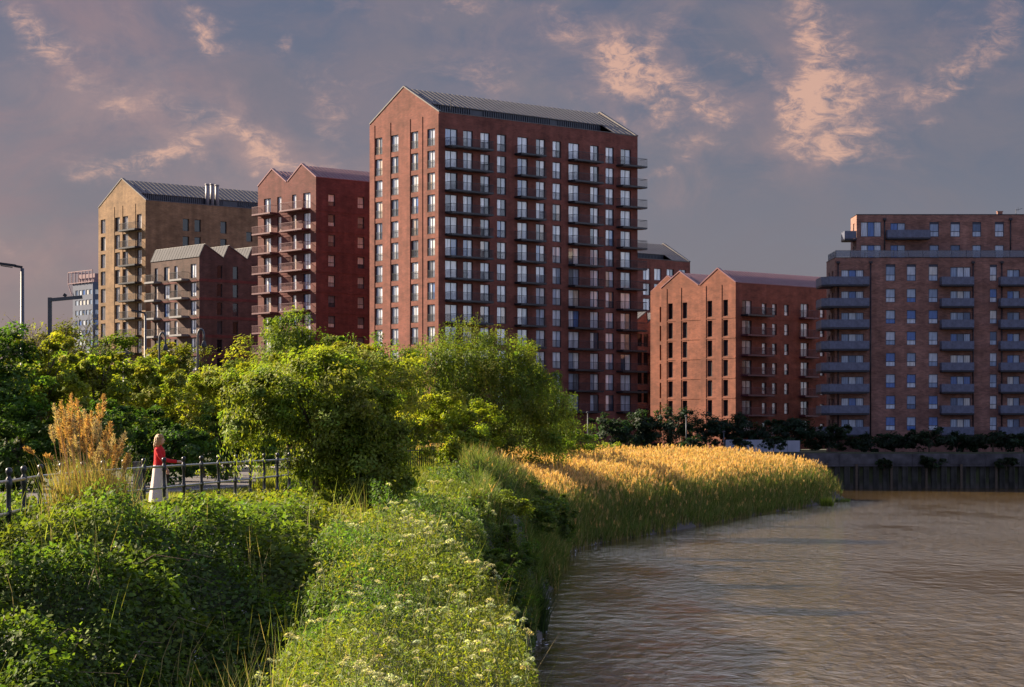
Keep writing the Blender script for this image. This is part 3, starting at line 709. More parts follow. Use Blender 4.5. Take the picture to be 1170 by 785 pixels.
def wrap_balcony(B, z):
    """balcony round the corner: front run, run along the end wall, chamfered corner"""
    s = MB(); r = MB(); x0 = -2.0; x1 = H_.tm(991); d = 1.7; y1 = 4.6; ch = 1.0
    loop = [(x1, 0), (x1, -d), (x0+ch, -d), (x0, -d+ch), (x0, y1), (0, y1)]
    top = [(p[0], p[1], 0) for p in loop] + [(0, 0, 0)]; bot = [(p[0], p[1], -.24) for p in loop] + [(0, 0, -.24)]
    s.poly([p for p in top][::-1]); s.poly(bot)
    for i in range(len(top)): j = (i+1) % len(top); s.poly([top[i], top[j], bot[j], bot[i]])
    for i in range(len(loop)-1):
        a = Vector((*loop[i], 0)); b = Vector((*loop[i+1], 0)); n = max(1, int((b-a).length/1.15)); dv = (b-a)/n
        r.bar(a+Vector((0, 0, 1.08)), b+Vector((0, 0, 1.08)), .06, .06)
        for k in range(n):
            p = a+dv*k; q = a+dv*(k+1); g = dv.normalized()*.02
            r.bar(p+g+Vector((0, 0, .53)), q-g+Vector((0, 0, .53)), .025, 1.02)
            r.bar(p, p+Vector((0, 0, 1.06)), .05, .05)
    return s, r
s, r = wrap_balcony(H_, 0); sm_, rm_ = s.mesh('balcony', M['dark_metal']), r.mesh('balcony_rail', M['balcony_blue'])
for i, z in enumerate(fl):
    o = link('balcony', sm_, H_.root); o.location = (0, 0, z-.05); link('balcony_rail', rm_, o)
    add_balcony(H_, (0, 0, 0), (1, 0, 0), H_.tm(1092), z-.05, H_.tm(1110.6)-H_.tm(1073.4), 1.5, 'blue')
    add_balcony(H_, (0, 0, 0), (1, 0, 0), H_.tm(1156.5), z-.05, H_.tm(1172)-H_.tm(1140), 1.5, 'blue')
add_balcony(H_, UO, (1, 0, 0), tx(1036.5), zA-.25, tx(1061)-tx(1012), 1.5, 'blue')
add_balcony(H_, (ux, uy+UL, UO[2]), (0, -1, 0), UL-1.8, zA-.25, 3.4, 1.7, 'blue')
# terrace balustrade of glass between posts
mb = MB(); gl = MB(); zt = eh+.08
n = 22
for i in range(n+1):
    x = .15+(WH-1.2)*i/n; mb.box(x-.025, .06, zt, x+.025, .12, zt+1.0)
    if i < n: gl.box(x+.03, .08, zt+.05, x+(WH-1.2)/n-.03, .1, zt+.95)
for i in range(5):
    y = .12+1.8*i; mb.box(.1, y-.025, zt, .16, y+.025, zt+1.0)
    if i < 4: gl.box(.12, y+.03, zt+.05, .14, y+1.77, zt+.95)
mb.box(.1, .055, zt+.97, WH-1, .125, zt+1.0)
b = mb.build('balustrade', M['grey_metal'], H_.root)
gm, nt = new_mat('balustrade_glass'); o_ = N(nt, 'ShaderNodeOutputMaterial'); t_ = N(nt, 'ShaderNodeBsdfTransparent'); q_ = N(nt, 'ShaderNodeBsdfPrincipled'); x_ = N(nt, 'ShaderNodeMixShader'); x_.inputs[0].default_value = .55
t_.inputs[0].default_value = (.8, .85, .9, 1); q_.inputs['Base Color'].default_value = (.22, .23, .27, 1); q_.inputs['Roughness'].default_value = .1; L(nt, t_.outputs[0], x_.inputs[1]); L(nt, q_.outputs[0], x_.inputs[2]); L(nt, x_.outputs[0], o_.inputs[0]); gl.build('glass_panel', gm, b)
mb = MB()
for px, pa, pb, y in ((1010.5, 252, 292, uy), (1154.5, 252, 292, uy)):
    d = 305+y; x = wx(px, d)-H_.cx; mb.tube([(x, y-.1, wz(pb, d)-4.7), (x, y-.1, wz(pa, d)-4.7)], .085, 8); mb.box(x-.22, y-.3, wz(pa, d)-4.7, x+.22, y-.01, wz(pa, d)-4.4)
for px in (957.5, 994.7, 1111.7, 1144.5):
    x = H_.tm(px); mb.tube([(x, -.1, .2), (x, -.1, eh-.8)], .085, 8); mb.box(x-.22, -.3, eh-.8, x+.22, -.01, eh-.5)
mb.build('downpipes', M['dark_metal'], H_.root)
mb = MB(); x = wx(1142, 311)-H_.cx; mb.box(x-.35, 5.6, uh-.2, x+.35, 6.3, uh+.75); mb.box(x-.42, 5.5, uh+.75, x+.42, 6.4, uh+.85); mb.build('chimney', M['brown_brick'], H_.root)
mb = MB(); x = wx(1160.5, 311)-H_.cx
mb.tube([(x, 5.8, uh-.2), (x, 5.8, uh+1.15)], .04, 6); mb.bar((x, 5.8, uh+1.0), (x+.9, 5.8, uh+1.25), .05, .05)
mb.bar((x+.3, 5.8, uh+.85), (x+.3, 5.8, uh+1.4), .03, .03); mb.build('aerial', M['dark_metal'], H_.root)

# --- far tower on the skyline
T_ = Bld('distant_tower', 'distant blue grey high rise with an open framed crown, beside the tan block', 106, 640)
tw = MB(); hz = T_.z(322); wd = 12.0
cols = [1.2+2.1*i for i in range(5)]
wg = [(c, hz-3.6-i*3.0, 1.5, 1.5, 'plain') for i in range(12) for c in cols[:5]]
wf = [(c, hz-3.6-i*3.0, 1.3, 1.5, 'plain') for i in range(12) for c in (1.5, 3.6)]
facade(tw, (0, wd, 0), (0, -1, 0), wd, hz, [(wd-c-w/2, z, w, h) for c, z, w, h, s in wg], .2)
facade(tw, (0, 0, 0), (1, 0, 0), 10, hz, [(c-w/2, z, w, h) for c, z, w, h, s in wf], .2)
tw.poly([(10, 0, 0), (10, wd, 0), (10, wd, hz), (10, 0, hz)]); tw.poly([(10, wd, 0), (0, wd, 0), (0, wd, hz), (10, wd, hz)]); tw.poly([(0, 0, hz), (10, 0, hz), (10, wd, hz), (0, wd, hz)])
tw.build('wall', pmat('blue_cladding', (.048, .064, .115), .5, .1, .15, .3), T_.root)
add_windows(T_, [((0, wd, 0), (0, -1, 0), wd-w[0], *w[1:]) for w in wg], .2, 'frame_blue', 'pane_blue')
add_windows(T_, [((0, 0, 0), (1, 0, 0), *w) for w in wf], .2, 'frame_blue', 'pane_blue', 24)
cr_ = MB(); z0_, z1_ = hz, T_.z(308.5)
for y in np.linspace(-.3, wd+2.2, 8): cr_.bar((-.3, y, z0_-.2), (-.3, y, z1_), .22, .22); cr_.bar((10, y, z0_), (10, y, z1_), .22, .22)
for zz in (z0_+.1, z1_): cr_.bar((-.3, -.3, zz), (-.3, wd+2.2, zz), .25, .25); cr_.bar((10, -.3, zz), (10, wd+2.2, zz), .25, .25); cr_.bar((-.3, wd+2.2, zz), (10, wd+2.2, zz), .25, .25)
cr_.box(1.5, 1.5, z0_, 8, wd-1, z1_-.8)
cr_.bar((-.3, wd+2.2, z0_), (-.3, wd, z0_-3.4), .2, .2)
cr_.build('roof_frame', pmat('purple_steel', (.17, .10, .12), .5, .2), T_.root)
# ------------------------------------------------------------------ plants
SUNWARD = np.array([-.80, .30, .5])
def unit(v): return v/np.maximum(np.linalg.norm(v, axis=1)[:, None], 1e-9)
def leaf_mesh(P, nrm, size, asp=.5, tang=None, droop=None):
    """one pointed leaf (a diamond folded along its midrib) per point"""
    n = len(P); nrm = unit(nrm)
    if tang is None:
        t = rng.normal(size=(n, 3)); t = t - nrm*np.sum(t*nrm, 1)[:, None]; t = unit(t)
    else:
        t = unit(tang); nrm = unit(nrm - t*np.sum(nrm*t, 1)[:, None])
    b = np.cross(nrm, t); s = np.asarray(size)[:, None]
    V = np.stack([P - t*s, P - b*s*asp - nrm*s*.12, P + t*s, P + b*s*asp - nrm*s*.12], 1).reshape(-1, 3)
    fc = np.arange(4*n).reshape(n, 4)
    return V, fc
def vary(base, n, clump=None, amt=.20, hue=.09):
    """leaf colours: each leaf a little different, each clump too"""
    base = np.asarray(base, float); k = 1+amt*rng.normal(size=n)
    h = hue*rng.normal(size=n)
    if clump is not None:
        k = k*(1+.22*clump[0]); h = h+.10*clump[1]
    c = base[None, :]*np.clip(k, .35, 2)[:, None]
    c[:, 0] *= np.clip(1+h, .5, 1.7); c[:, 2] *= np.clip(1-h*.5, .5, 1.5)
    return np.clip(c, .004, .8)

def crown(blobs, n, size, nclump=60, csize=.16, hollow=.55, up=.25, spread=1.0, sizevar=.3):
    """leaves gathered in clumps that sit on and in a set of ellipsoids: uneven outline, gaps between the clumps"""
    w = np.array([b[1][0]*b[1][1]*b[1][2] for b in blobs])**.67; w /= w.sum()
    Ps, Ns, Cs = [], [], []
    for (c, r), wi in zip(blobs, w):
        c = np.array(c); r = np.array(r); k = max(6, int(nclump*wi)); m = max(20, int(n*wi/k))
        d = unit(rng.normal(size=(k, 3))); d[:, 2] = np.abs(d[:, 2])*np.where(rng.random(k) < .75, 1, -1)
        rad = hollow + (1-hollow)*rng.random(k)**.6
        rad *= 1+.12*rng.normal(size=k)
        cc = c + d*rad[:, None]*r
        cs = csize*r.mean()*(.6+.9*rng.random(k))*spread
        off = rng.normal(size=(k, m, 3))
        off /= np.maximum(1, np.linalg.norm(off, axis=2)/1.9)[:, :, None]
        off[:, :, 2] *= .75
        p = cc[:, None, :] + off*cs[:, None, None]
        nn = .55*d[:, None, :] + .30*off/1.5 + np.array([0, 0, up]) + .50*SUNWARD + .36*rng.normal(size=(k, m, 3))
        cl = np.stack([np.repeat(rng.normal(size=k), m), np.repeat(rng.normal(size=k), m)])
        Ps.append(p.reshape(-1, 3)); Ns.append(nn.reshape(-1, 3)); Cs.append(cl)
    P = np.concatenate(Ps); Nn = np.concatenate(Ns); C = np.concatenate(Cs, 1)
    return P, Nn, C, size*(1+sizevar*rng.normal(size=len(P))).clip(.4, 1.8)

def limbs(mb, base, top, r, blobs, nlimb=6):
    """a tapered trunk that leans a little, with limbs reaching into the crown"""
    base = Vector(base); top = Vector(top); mid = (base+top)/2 + Vector((random.uniform(-.2, .2), random.uniform(-.2, .2), 0))
    mb.tube([base - Vector((0, 0, .3)), base+(mid-base)*.15, mid, top], [r*1.35, r, r*.8, r*.45], 8)
    for i in range(nlimb):
        c, rr = blobs[i % len(blobs)]
        e = Vector(c) + Vector((random.uniform(-.6, .6)*rr[0], random.uniform(-.6, .6)*rr[1], random.uniform(.0, .6)*rr[2]))
        s = base + (top-base)*random.uniform(.35, .9)
        k = s + (e-s)*.5 + Vector((0, 0, .12*(e-s).length))
        mb.tube([s, k, e], [r*.5, r*.3, r*.1], 6)
        for q in range(3):
            e2 = e + Vector((random.uniform(-1, 1)*rr[0], random.uniform(-1, 1)*rr[1], random.uniform(-.2, .8)*rr[2]))*.5
            mb.tube([k, (k+e2)/2+Vector((0, 0, .1)), e2], [r*.22, r*.14, r*.05], 5)

def plant(name, label, cat, px, d, top, width, base, n=12000, leaf=.09, trunk=.14, depth=None, sub=7, group=None, zb=None, hang=0, asp=.5, lift=.0, lean=0.0, nclump=90, csize=.15, parts=('trunk', 'crown'), seedblobs=None, up=.25, amt=.19):
    """px: middle column, top: row of the crown's top, width in photo pixels, d metres away"""
    x = wx(px, d); w = width/F*d; y = d
    g = float(ground_z(np.array([x]), np.array([y]))[0]) if zb is None else zb
    zt = wz(top, d); h = max(zt-g, .7); dp = (depth or w)
    root = empty(name, (x, y, g)); tag(root, label, cat, group)
    lo = h*lift
    blobs = [((lean*w*.2, 0, lo+(h-lo)*.46), (w*.36, dp*.36, (h-lo)*.44))]
    for i in range(sub):
        a = random.uniform(0, 2*math.pi); q = random.uniform(.45, 1.0)
        zc = lo+(h-lo)*random.uniform(.22, .82); k = math.sin(math.pi*min(1, (zc-lo)/(h-lo)*.85+.12))
        s = random.uniform(.16, .28)
        blobs.append(((math.cos(a)*w*.36*q*k+lean*w*.5*(zc/h-.3), math.sin(a)*dp*.36*q*k, zc), (w*s, dp*s, min((h-lo)*s*1.1, h-zc))))
    if seedblobs: blobs = [((bx*w, by*dp, bz*h), (rx*w, ry*dp, rz*h)) for bx, by, bz, rx, ry, rz in seedblobs]
    P, Nn, C, S = crown(blobs, n, leaf, nclump, csize, up=up)
    q = np.percentile(P, [2, 98.5], axis=0)          # to the measured size
    P[:, 2] = np.where(P[:, 2] > h*.3, h*.3+(P[:, 2]-h*.3)*(h*.68)/max(q[1, 2]-h*.3, .1), P[:, 2])
    P[:, 0] = (P[:, 0]-(q[0, 0]+q[1, 0])/2)*w/(q[1, 0]-q[0, 0])
    k = P[:, 2] > .05; P, Nn, C, S = P[k], Nn[k], C[:, k], S[k]
    col = vary(base, len(P), C, amt)
    V, fc = leaf_mesh(P, Nn, S, asp); cv = np.repeat(col, 4, 0)
    if hang:      # weeping twigs with narrow leaves
        hs = rng.integers(0, len(P), hang); m = 16
        ln = rng.uniform(.5, 1.7, hang)*min(1.4, h/5)
        t = np.linspace(0, 1, m)
        dr = np.stack([rng.normal(size=hang)*.18, rng.normal(size=hang)*.18, -np.ones(hang)], 1)
        Q = P[hs][:, None, :] + dr[:, None, :]*(ln[:, None, None]*t[None, :, None]) + rng.normal(size=(hang, m, 3))*.035
        Q = Q.reshape(-1, 3); tg_ = np.tile([0, 0, -1.0], (len(Q), 1)) + rng.normal(size=(len(Q), 3))*.45
        V2, f2 = leaf_mesh(Q, rng.normal(size=(len(Q), 3))+np.array([-.3, -.2, .3]), leaf*1.05*(1+.25*rng.normal(size=len(Q))).clip(.5, 1.6), .28, tg_)
        c2 = vary(np.array(base)*1.08, len(Q), np.repeat(C[:, hs], m, 1), .2)
        ok = np.repeat(Q[:, 2] > .1, 4)
        fc = np.concatenate([fc, f2[Q[:, 2] > .1]+len(V)]); V = np.concatenate([V, V2]); cv = np.concatenate([cv, np.repeat(c2, 4, 0)])
    mb = MB(); limbs(mb, (0, 0, 0), (lean*w*.25, 0, lo+(h-lo)*.55), trunk, blobs, 6); mb.build(parts[0], M['bark'], root)
    link(parts[1], np_mesh(parts[1], V, fc, [M['leaf']], col=cv), root)
    return root

GREEN = (.135, .195, .020); LIME = (.215, .240, .028); DARK = (.070, .130, .020); OLIVE = (.155, .165, .025); WILLOW = (.135, .180, .024)
HG = 'bushes along the far side of the path'
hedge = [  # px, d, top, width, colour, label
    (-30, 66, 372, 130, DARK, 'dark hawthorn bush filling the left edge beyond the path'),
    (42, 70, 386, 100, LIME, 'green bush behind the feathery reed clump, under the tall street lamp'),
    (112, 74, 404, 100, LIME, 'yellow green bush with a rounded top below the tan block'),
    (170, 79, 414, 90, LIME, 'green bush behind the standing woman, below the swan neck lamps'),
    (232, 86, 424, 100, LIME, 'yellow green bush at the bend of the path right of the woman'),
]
for px, d, top, w, c, lab in hedge:
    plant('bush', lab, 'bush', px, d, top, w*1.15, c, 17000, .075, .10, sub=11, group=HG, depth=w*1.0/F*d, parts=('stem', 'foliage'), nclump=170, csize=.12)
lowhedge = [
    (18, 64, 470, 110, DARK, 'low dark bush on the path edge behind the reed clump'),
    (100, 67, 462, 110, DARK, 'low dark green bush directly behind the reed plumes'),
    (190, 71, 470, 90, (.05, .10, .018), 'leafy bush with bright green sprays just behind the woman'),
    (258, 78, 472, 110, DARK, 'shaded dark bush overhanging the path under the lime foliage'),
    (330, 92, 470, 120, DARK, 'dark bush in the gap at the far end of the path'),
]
for px, d, top, w, c, lab in lowhedge:
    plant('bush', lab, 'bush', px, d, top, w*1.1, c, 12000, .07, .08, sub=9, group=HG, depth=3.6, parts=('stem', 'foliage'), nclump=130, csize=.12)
BG = 'trees behind the path bushes'
back = [
    (70, 108, 372, 75, OLIVE, 'thin olive tree with a ragged top rising left of the tan block'),
    (140, 112, 384, 90, GREEN, 'green tree top in front of the tan block'),
    (206, 115, 392, 90, OLIVE, 'olive green tree top in front of the sawtooth block'),
    (268, 105, 400, 110, LIME, 'pale lime tree top at the foot of the twin gabled block'),
]
for px, d, top, w, c, lab in back:
    plant('tree', lab, 'tree', px, d, top, w*1.15, c, 13000, .09, .14, group=BG, hang=250, depth=5, nclump=120, csize=.13)
plant('tree', 'light green willow with a domed crown in front of the twin gabled block', 'tree', 352, 122, 360, 108, WILLOW, 16000, .085, .2, hang=900, group=BG, depth=6, nclump=120, csize=.13)
plant('tree', 'spreading pale green tree between the domed willow and the fence shrub', 'tree', 385, 92, 396, 210, LIME, 26000, .08, .18, hang=700, group=BG, depth=6, sub=12, nclump=200, csize=.11)
plant('tree', 'dull green tree under the domed willow, left of the broad willow', 'tree', 428, 128, 388, 90, GREEN, 10000, .085, .15, hang=300, group=BG, depth=5)
plant('willow_tree', 'broad willow with hanging shoots before the foot of the tallest tower', 'tree', 535, 150, 378, 215, WILLOW, 52000, .085, .28, hang=3000, depth=9, sub=12, nclump=330, csize=.13,
      seedblobs=[(-.22, 0, .55, .30, .34, .34), (.0, 0, .68, .26, .32, .31), (.2, .05, .58, .22, .3, .33), (-.38, -.1, .42, .15, .24, .3), (.36, 0, .42, .15, .22, .32), (.1, -.2, .4, .26, .25, .36), (-.12, -.25, .35, .26, .22, .32), (.25, -.2, .28, .2, .2, .26)])
plant('tree', 'slender drooping tree at the right end of the broad willow', 'tree', 626, 172, 416, 60, WILLOW, 7000, .08, .12, hang=1100, depth=3.0, nclump=60)
plant('bush', 'round light green bush in front of the broad willow', 'bush', 515, 104, 452, 106, (.22, .26, .024), 24000, .065, .1, depth=4.0, parts=('stem', 'foliage'), sub=10, nclump=170, csize=.12)
plant('bush', 'dark spreading bush between the drooping tree and the reeds', 'bush', 612, 168, 462, 80, GREEN, 11000, .085, .1, depth=4.5, parts=('stem', 'foliage'), nclump=110)
plant('bush', 'low dark bush right of the drooping tree at the back of the reeds', 'bush', 650, 178, 478, 64, GREEN, 9000, .085, .1, depth=4.5, parts=('stem', 'foliage'), nclump=90)
plant('bush', 'small vivid lime bush behind the reeds near the tallest tower base', 'bush', 697, 215, 507, 62, (.24, .30, .03), 5000, .10, .06, depth=2.5, parts=('stem', 'foliage'), nclump=60)
plant('fence_shrub', 'leaning shrub with dense dark base that hides the end of the railing', 'shrub', 364, 50, 405, 196, (.170, .215, .026), 60000, .045, .10, depth=3.2, parts=('trunk', 'crown'), nclump=330, csize=.15, hang=900, amt=.3,
      seedblobs=[(.02, 0, .80, .22, .34, .17), (-.22, .05, .72, .20, .32, .15), (-.36, .1, .55, .13, .26, .14), (.2, 0, .66, .18, .3, .17), (.10, 0, .50, .24, .36, .22), (.16, -.08, .28, .22, .36, .26), (.30, -.05, .20, .18, .3, .2), (.02, 0, .26, .14, .26, .22), (-.12, .05, .60, .16, .3, .16), (.34, 0, .46, .1, .2, .18)])
QG = 'dark trees at the foot of the far buildings'
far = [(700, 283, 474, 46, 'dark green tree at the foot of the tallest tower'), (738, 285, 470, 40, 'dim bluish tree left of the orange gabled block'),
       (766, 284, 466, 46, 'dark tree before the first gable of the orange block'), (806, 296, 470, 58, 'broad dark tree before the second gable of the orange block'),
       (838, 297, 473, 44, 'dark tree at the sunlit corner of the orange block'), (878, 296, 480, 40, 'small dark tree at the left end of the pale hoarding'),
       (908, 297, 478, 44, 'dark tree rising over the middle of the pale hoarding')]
for i, (px, d, top, w, lab) in enumerate(far):
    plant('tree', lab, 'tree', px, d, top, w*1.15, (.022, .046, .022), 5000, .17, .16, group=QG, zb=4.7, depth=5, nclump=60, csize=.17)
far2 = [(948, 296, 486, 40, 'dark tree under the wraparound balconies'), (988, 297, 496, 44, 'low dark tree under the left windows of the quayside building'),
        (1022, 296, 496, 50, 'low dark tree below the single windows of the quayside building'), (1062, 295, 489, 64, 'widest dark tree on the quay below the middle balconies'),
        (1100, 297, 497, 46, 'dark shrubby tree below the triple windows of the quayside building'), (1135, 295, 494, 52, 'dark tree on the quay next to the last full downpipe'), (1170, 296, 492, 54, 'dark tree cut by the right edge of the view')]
for px, d, top, w, lab in far2:
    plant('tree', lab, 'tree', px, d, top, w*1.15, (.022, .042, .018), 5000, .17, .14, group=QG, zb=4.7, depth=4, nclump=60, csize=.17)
for px, d, top, w, lab in ((792, 279, 498, 26, 'little dark shrub on the far bank before the orange block'), (848, 286, 500, 20, 'little shrub against the pale hoarding, left one'), (884, 286, 499, 24, 'little shrub against the pale hoarding beside its lit end')):
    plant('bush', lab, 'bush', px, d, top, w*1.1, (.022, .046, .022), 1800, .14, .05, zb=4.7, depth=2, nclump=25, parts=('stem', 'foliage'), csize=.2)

for px, top, w, lab in ((1066, 521, 26, 'dark shrub hanging over the river wall capping below the widest quay tree'), (1150, 523, 22, 'dark shrub hanging over the river wall capping near the right edge'), (1010, 524, 16, 'small dark shrub rooted on the river wall capping below the single windows')):
    plant('bush', lab, 'bush', px, 285.4, top, w*1.1, (.026, .044, .016), 1800, .14, .04, zb=2.6, depth=1.6, nclump=25, parts=('stem', 'foliage'), csize=.2)

# thin bare twiggy tree above the left bushes
mb = MB(); tw_root = empty('bare_tree', (wx(52, 95), 95, 5.1)); tag(tw_root, 'thin almost leafless twiggy tree above the bushes at far left', 'tree')
def twig(p, d, ln, r, lev):
    e = p + d*ln; k = p + d*ln*.5 + Vector((random.uniform(-.1, .1), random.uniform(-.1, .1), 0))*ln*.3
    mb.tube([p, k, e], [r, r*.8, r*.55], 5)
    if lev == 0: tips.append(e); return
    for i in range(4 if lev > 1 else 5):
        nd = (d + Vector((random.uniform(-.8, .8), random.uniform(-.8, .8), random.uniform(-.1, .5)))).normalized()
        twig(p + d*ln*random.uniform(.45, 1), nd, ln*random.uniform(.45, .7), r*.55, lev-1)
tips = []
for a in (-1.1, -.45, .15, .7): twig(Vector((a, 0, 1.5)), Vector((a*.3, 0, 1)).normalized(), 2.9, .04, 3)
mb.build('branches', M['bark'], tw_root)
P = np.array([tuple(t) for t in tips]); P = np.repeat(P, 2, 0)+rng.normal(size=(len(P)*2, 3))*.12
V, fc = leaf_mesh(P, rng.normal(size=P.shape), np.full(len(P), .05)); link('leaves', np_mesh('leaves', V, fc, [M['leaf']], col=np.repeat(vary((.09, .08, .03), len(P)), 4, 0)), tw_root)

# ---------------------------------------------------- ground cover
XL = lambda y: np.interp(y, [14, 20, 30, 40, 50, 60, 70, 80], [-2.2, -2.5, -2.9, -3.1, -2.7, -2.6, -2.8, -3.0])
FENCE = [(-6.35, 22), (-6.85, 27), (-7.25, 31.3), (-7.70, 35.6), (-7.78, 41), (-7.66, 46), (-7.30, 52), (-6.70, 60.5), (-6.35, 66)]
fl_ = smooth_line(FENCE, .5)
fence_x = lambda y: np.interp(y, fl_[:, 1], fl_[:, 0])
MOUND = [(-6.0, 28.5, 1.8, 6.0, .30), (-4.4, 33.5, 1.2, 3.0, .35), (-4.4, 47, 1.3, 4, .15), (-3.7, 38, .9, 2.6, .35), (-5.0, 24.5, .9, 1.6, .3), (-4.1, 28.0, .6, 1.2, .25)]
def cover_h(x, y):
    h = .14 + 1.0*np.abs(fbm(x*.9+3, y*.55, 0, 3)-.5)*1.6 + .55*(vnoise(x*1.7, y*1.1)-.4)
    for a, b, rx, ry, k in MOUND: h = h + k*np.exp(-((x-a)/rx)**2-((y-b)/ry)**2)
    return np.clip(h*np.interp(y, [32, 40], [.9, .55]), .08, 1.6)
def umbel_h(x, y):
    h = .58 + 1.7*(fbm(x*.75+11, y*.42, 0, 3)-.44)
    for a, b, rx, ry, k in ((-1.2, 26, 1.0, 4, .25), (-1.5, 36, 1.2, 4, .15), (-1.4, 66, 1.3, 9, .10), (-.9, 44, 1.0, 2.0, -.3)): h = h + k*np.exp(-((x-a)/rx)**2-((y-b)/ry)**2)
    return np.clip(h, .2, 1.7)
def sample(n, x0, x1, y0, y1, keep):
    """points over a stretch of bank, denser nearer so the cover is even to the eye"""
    X, Y = [], []; tot = 0
    while tot < n:
        k = n*2; y = 1/(1/y1+(1/y0-1/y1)*rng.random(k)); x = x0+(x1-x0)*rng.random(k)
        m = keep(x, y); X.append(x[m]); Y.append(y[m]); tot += m.sum()
    return np.concatenate(X)[:n], np.concatenate(Y)[:n]

# brambles
inb = lambda x, y: (x < XL(y)+.5*(fbm(x*.8, y*.8)-.5)*2+.15) & (x > np.where(y > 40, fence_x(y)+.1, -9.5)) & (np.abs(x) < .245*y+.8)
x, y = sample(230000, -10, 0, 15.5, 58, inb)
h = cover_h(x, y); t = rng.random(len(x))**.42; z = ground_z(x, y) + h*t
e = .12; hx = (cover_h(x+e, y)+ground_z(x+e, y)-cover_h(x-e, y)-ground_z(x-e, y))/(2*e); hy = (cover_h(x, y+e)+ground_z(x, y+e)-cover_h(x, y-e)-ground_z(x, y-e))/(2*e)
P = np.stack([x+rng.normal(size=len(x))*.05, y+rng.normal(size=len(x))*.05, z+rng.normal(size=len(x))*.07], 1)
nr_ = np.stack([-hx, -hy, np.ones_like(x)], 1)+.8*SUNWARD+rng.normal(size=P.shape)*.7
cl = np.stack([(fbm(x*1.3, y*1.3, 1.0)-.5)*4, (fbm(x*.9+5, y*.9, 2.0)-.5)*4])
sz = .030*(1+.35*rng.normal(size=len(x))).clip(.4, 2)*(.7+.9*fbm(x*1.1+50, y*.9, 0))*np.interp(y, [20, 60], [.95, 1.5])
V, fc = leaf_mesh(P, nr_, sz, .62); c = vary((.084, .130, .019), len(x), cl, .36, .10)
yl = (fbm(x*.45+31, y*.3+7, 0)-.42)*3.2+np.interp(y, [30, 48], [-.6, .8])+1.0*np.exp(-((x+6.4)/1.3)**2-((y-28.5)/4)**2); yl = np.clip(yl, 0, 1)[:, None]; c = c*(1-yl)+vary((.17, .185, .022), len(x), cl, .25, .10)*yl  # leaves on the left mound yellower and brighter, standing for sunlight there
bra = link('bramble_undergrowth', np_mesh('bramble_undergrowth', V, fc, [M['leaf']], col=np.repeat(c, 4, 0))); tag(bra, 'tangle of green brambles on the bank below the railing', 'undergrowth', kind='stuff')
# pale bramble flowers, arching stems and dead twigs
k = rng.choice(len(P), 900); Q = P[k]+np.array([0, 0, .05]); n5 = 4
Q = np.repeat(Q, n5, 0)+rng.normal(size=(len(Q)*n5, 3))*.018
V, fc = leaf_mesh(Q, rng.normal(size=Q.shape)*.5+np.array([-.2, -.5, .8]), np.full(len(Q), .013), .8)
tag(link('bramble_flowers', np_mesh('bramble_flowers', V, fc, [M['leaf']], col=np.repeat(vary((.55, .50, .48), len(Q), None, .15, .05), 4, 0))), 'tiny pale flowers dotted over the brambles', 'flowers', kind='stuff')
mb = MB()
for i in range(420):
    j = rng.integers(len(P)); p = Vector(P[j]); a = rng.uniform(0, 6.28); ln = rng.uniform(.3, .9)
    d = Vector((math.cos(a)*ln, math.sin(a)*ln*.5, 0)); mb.tube([p-Vector((0, 0, .15)), p+d*.4+Vector((0, 0, rng.uniform(.02, .16))), p+d+Vector((0, 0, rng.uniform(-.15, .1)))], [.006, .005, .003], 4, 0, False)
tag(mb.build('bramble_stems', pmat('dry_stem', (.20, .14, .08), .8, 0, .3, 8)), 'dry arching bramble stems and dead twigs among the leaves', 'stems', kind='stuff')

# cow parsley
inu = lambda x, y: (x > XL(y)+.4*(fbm(x*.8, y*.8)-.5)*2) & (shore_d(x, y) > .75+.5*fbm(x, y*.6)) & (np.abs(x) < .245*y+.8)
x, y = sample(150000, -4, 2, 16.5, 80, inu)
t = rng.random(len(x))**.5; h = umbel_h(x, y); z = ground_z(x, y)+h*t*.96
P = np.stack([x, y, z+rng.normal(size=len(x))*.05], 1); cl = np.stack([(fbm(x*1.3, y*1.3, 4.0)-.5)*4, (fbm(x*.9, y*.9, 5.0)-.5)*4])
V, fc = leaf_mesh(P, rng.normal(size=P.shape)*.8+np.array([-.25, -.15, .8]), .028*(1+.35*rng.normal(size=len(x))).clip(.4, 2)*np.interp(y, [20, 60], [.9, 1.7]), .34)
c = vary((.165, .195, .022), len(x), cl, .28, .10)
net = np.clip((fbm(x*.8+23, y*.45, 6.0)-.50)*9, 0, 1)[:, None]; c = c*(1-net)+vary((.075, .135, .020), len(x), cl, .3, .08)*net      # patches of nettle and dock
up_ = link('cow_parsley_leaves', np_mesh('cow_parsley_leaves', V, fc, [M['leaf']], col=np.repeat(c, 4, 0))); tag(up_, 'feathery yellow green cow parsley foliage along the top of the river bank', 'foliage', kind='stuff')
x, y = sample(2000, -4, 2, 17, 76, inu); h = umbel_h(x, y)
ok = rng.random(len(x)) < np.clip(.30+3.4*(fbm(x*.9+9, y*.5, 3.0)-.46)*2, .03, 1); x, y, h = x[ok], y[ok], h[ok]
z = ground_z(x, y)+h*(.88+.26*rng.random(len(x)))
hp = np.stack([x, y, z], 1); nu = len(hp); rad = rng.uniform(.034, .068, nu)*np.interp(y, [20, 60], [.95, 1.35])
m_ = 34; gold = 2.39996; j = np.arange(m_); rr = np.sqrt((j+.5)/m_); an = j*gold
dome = np.stack([rr*np.cos(an), rr*np.sin(an), .62*(1-rr**2)], 1)
tilt = rng.normal(size=(nu, 2))*.22
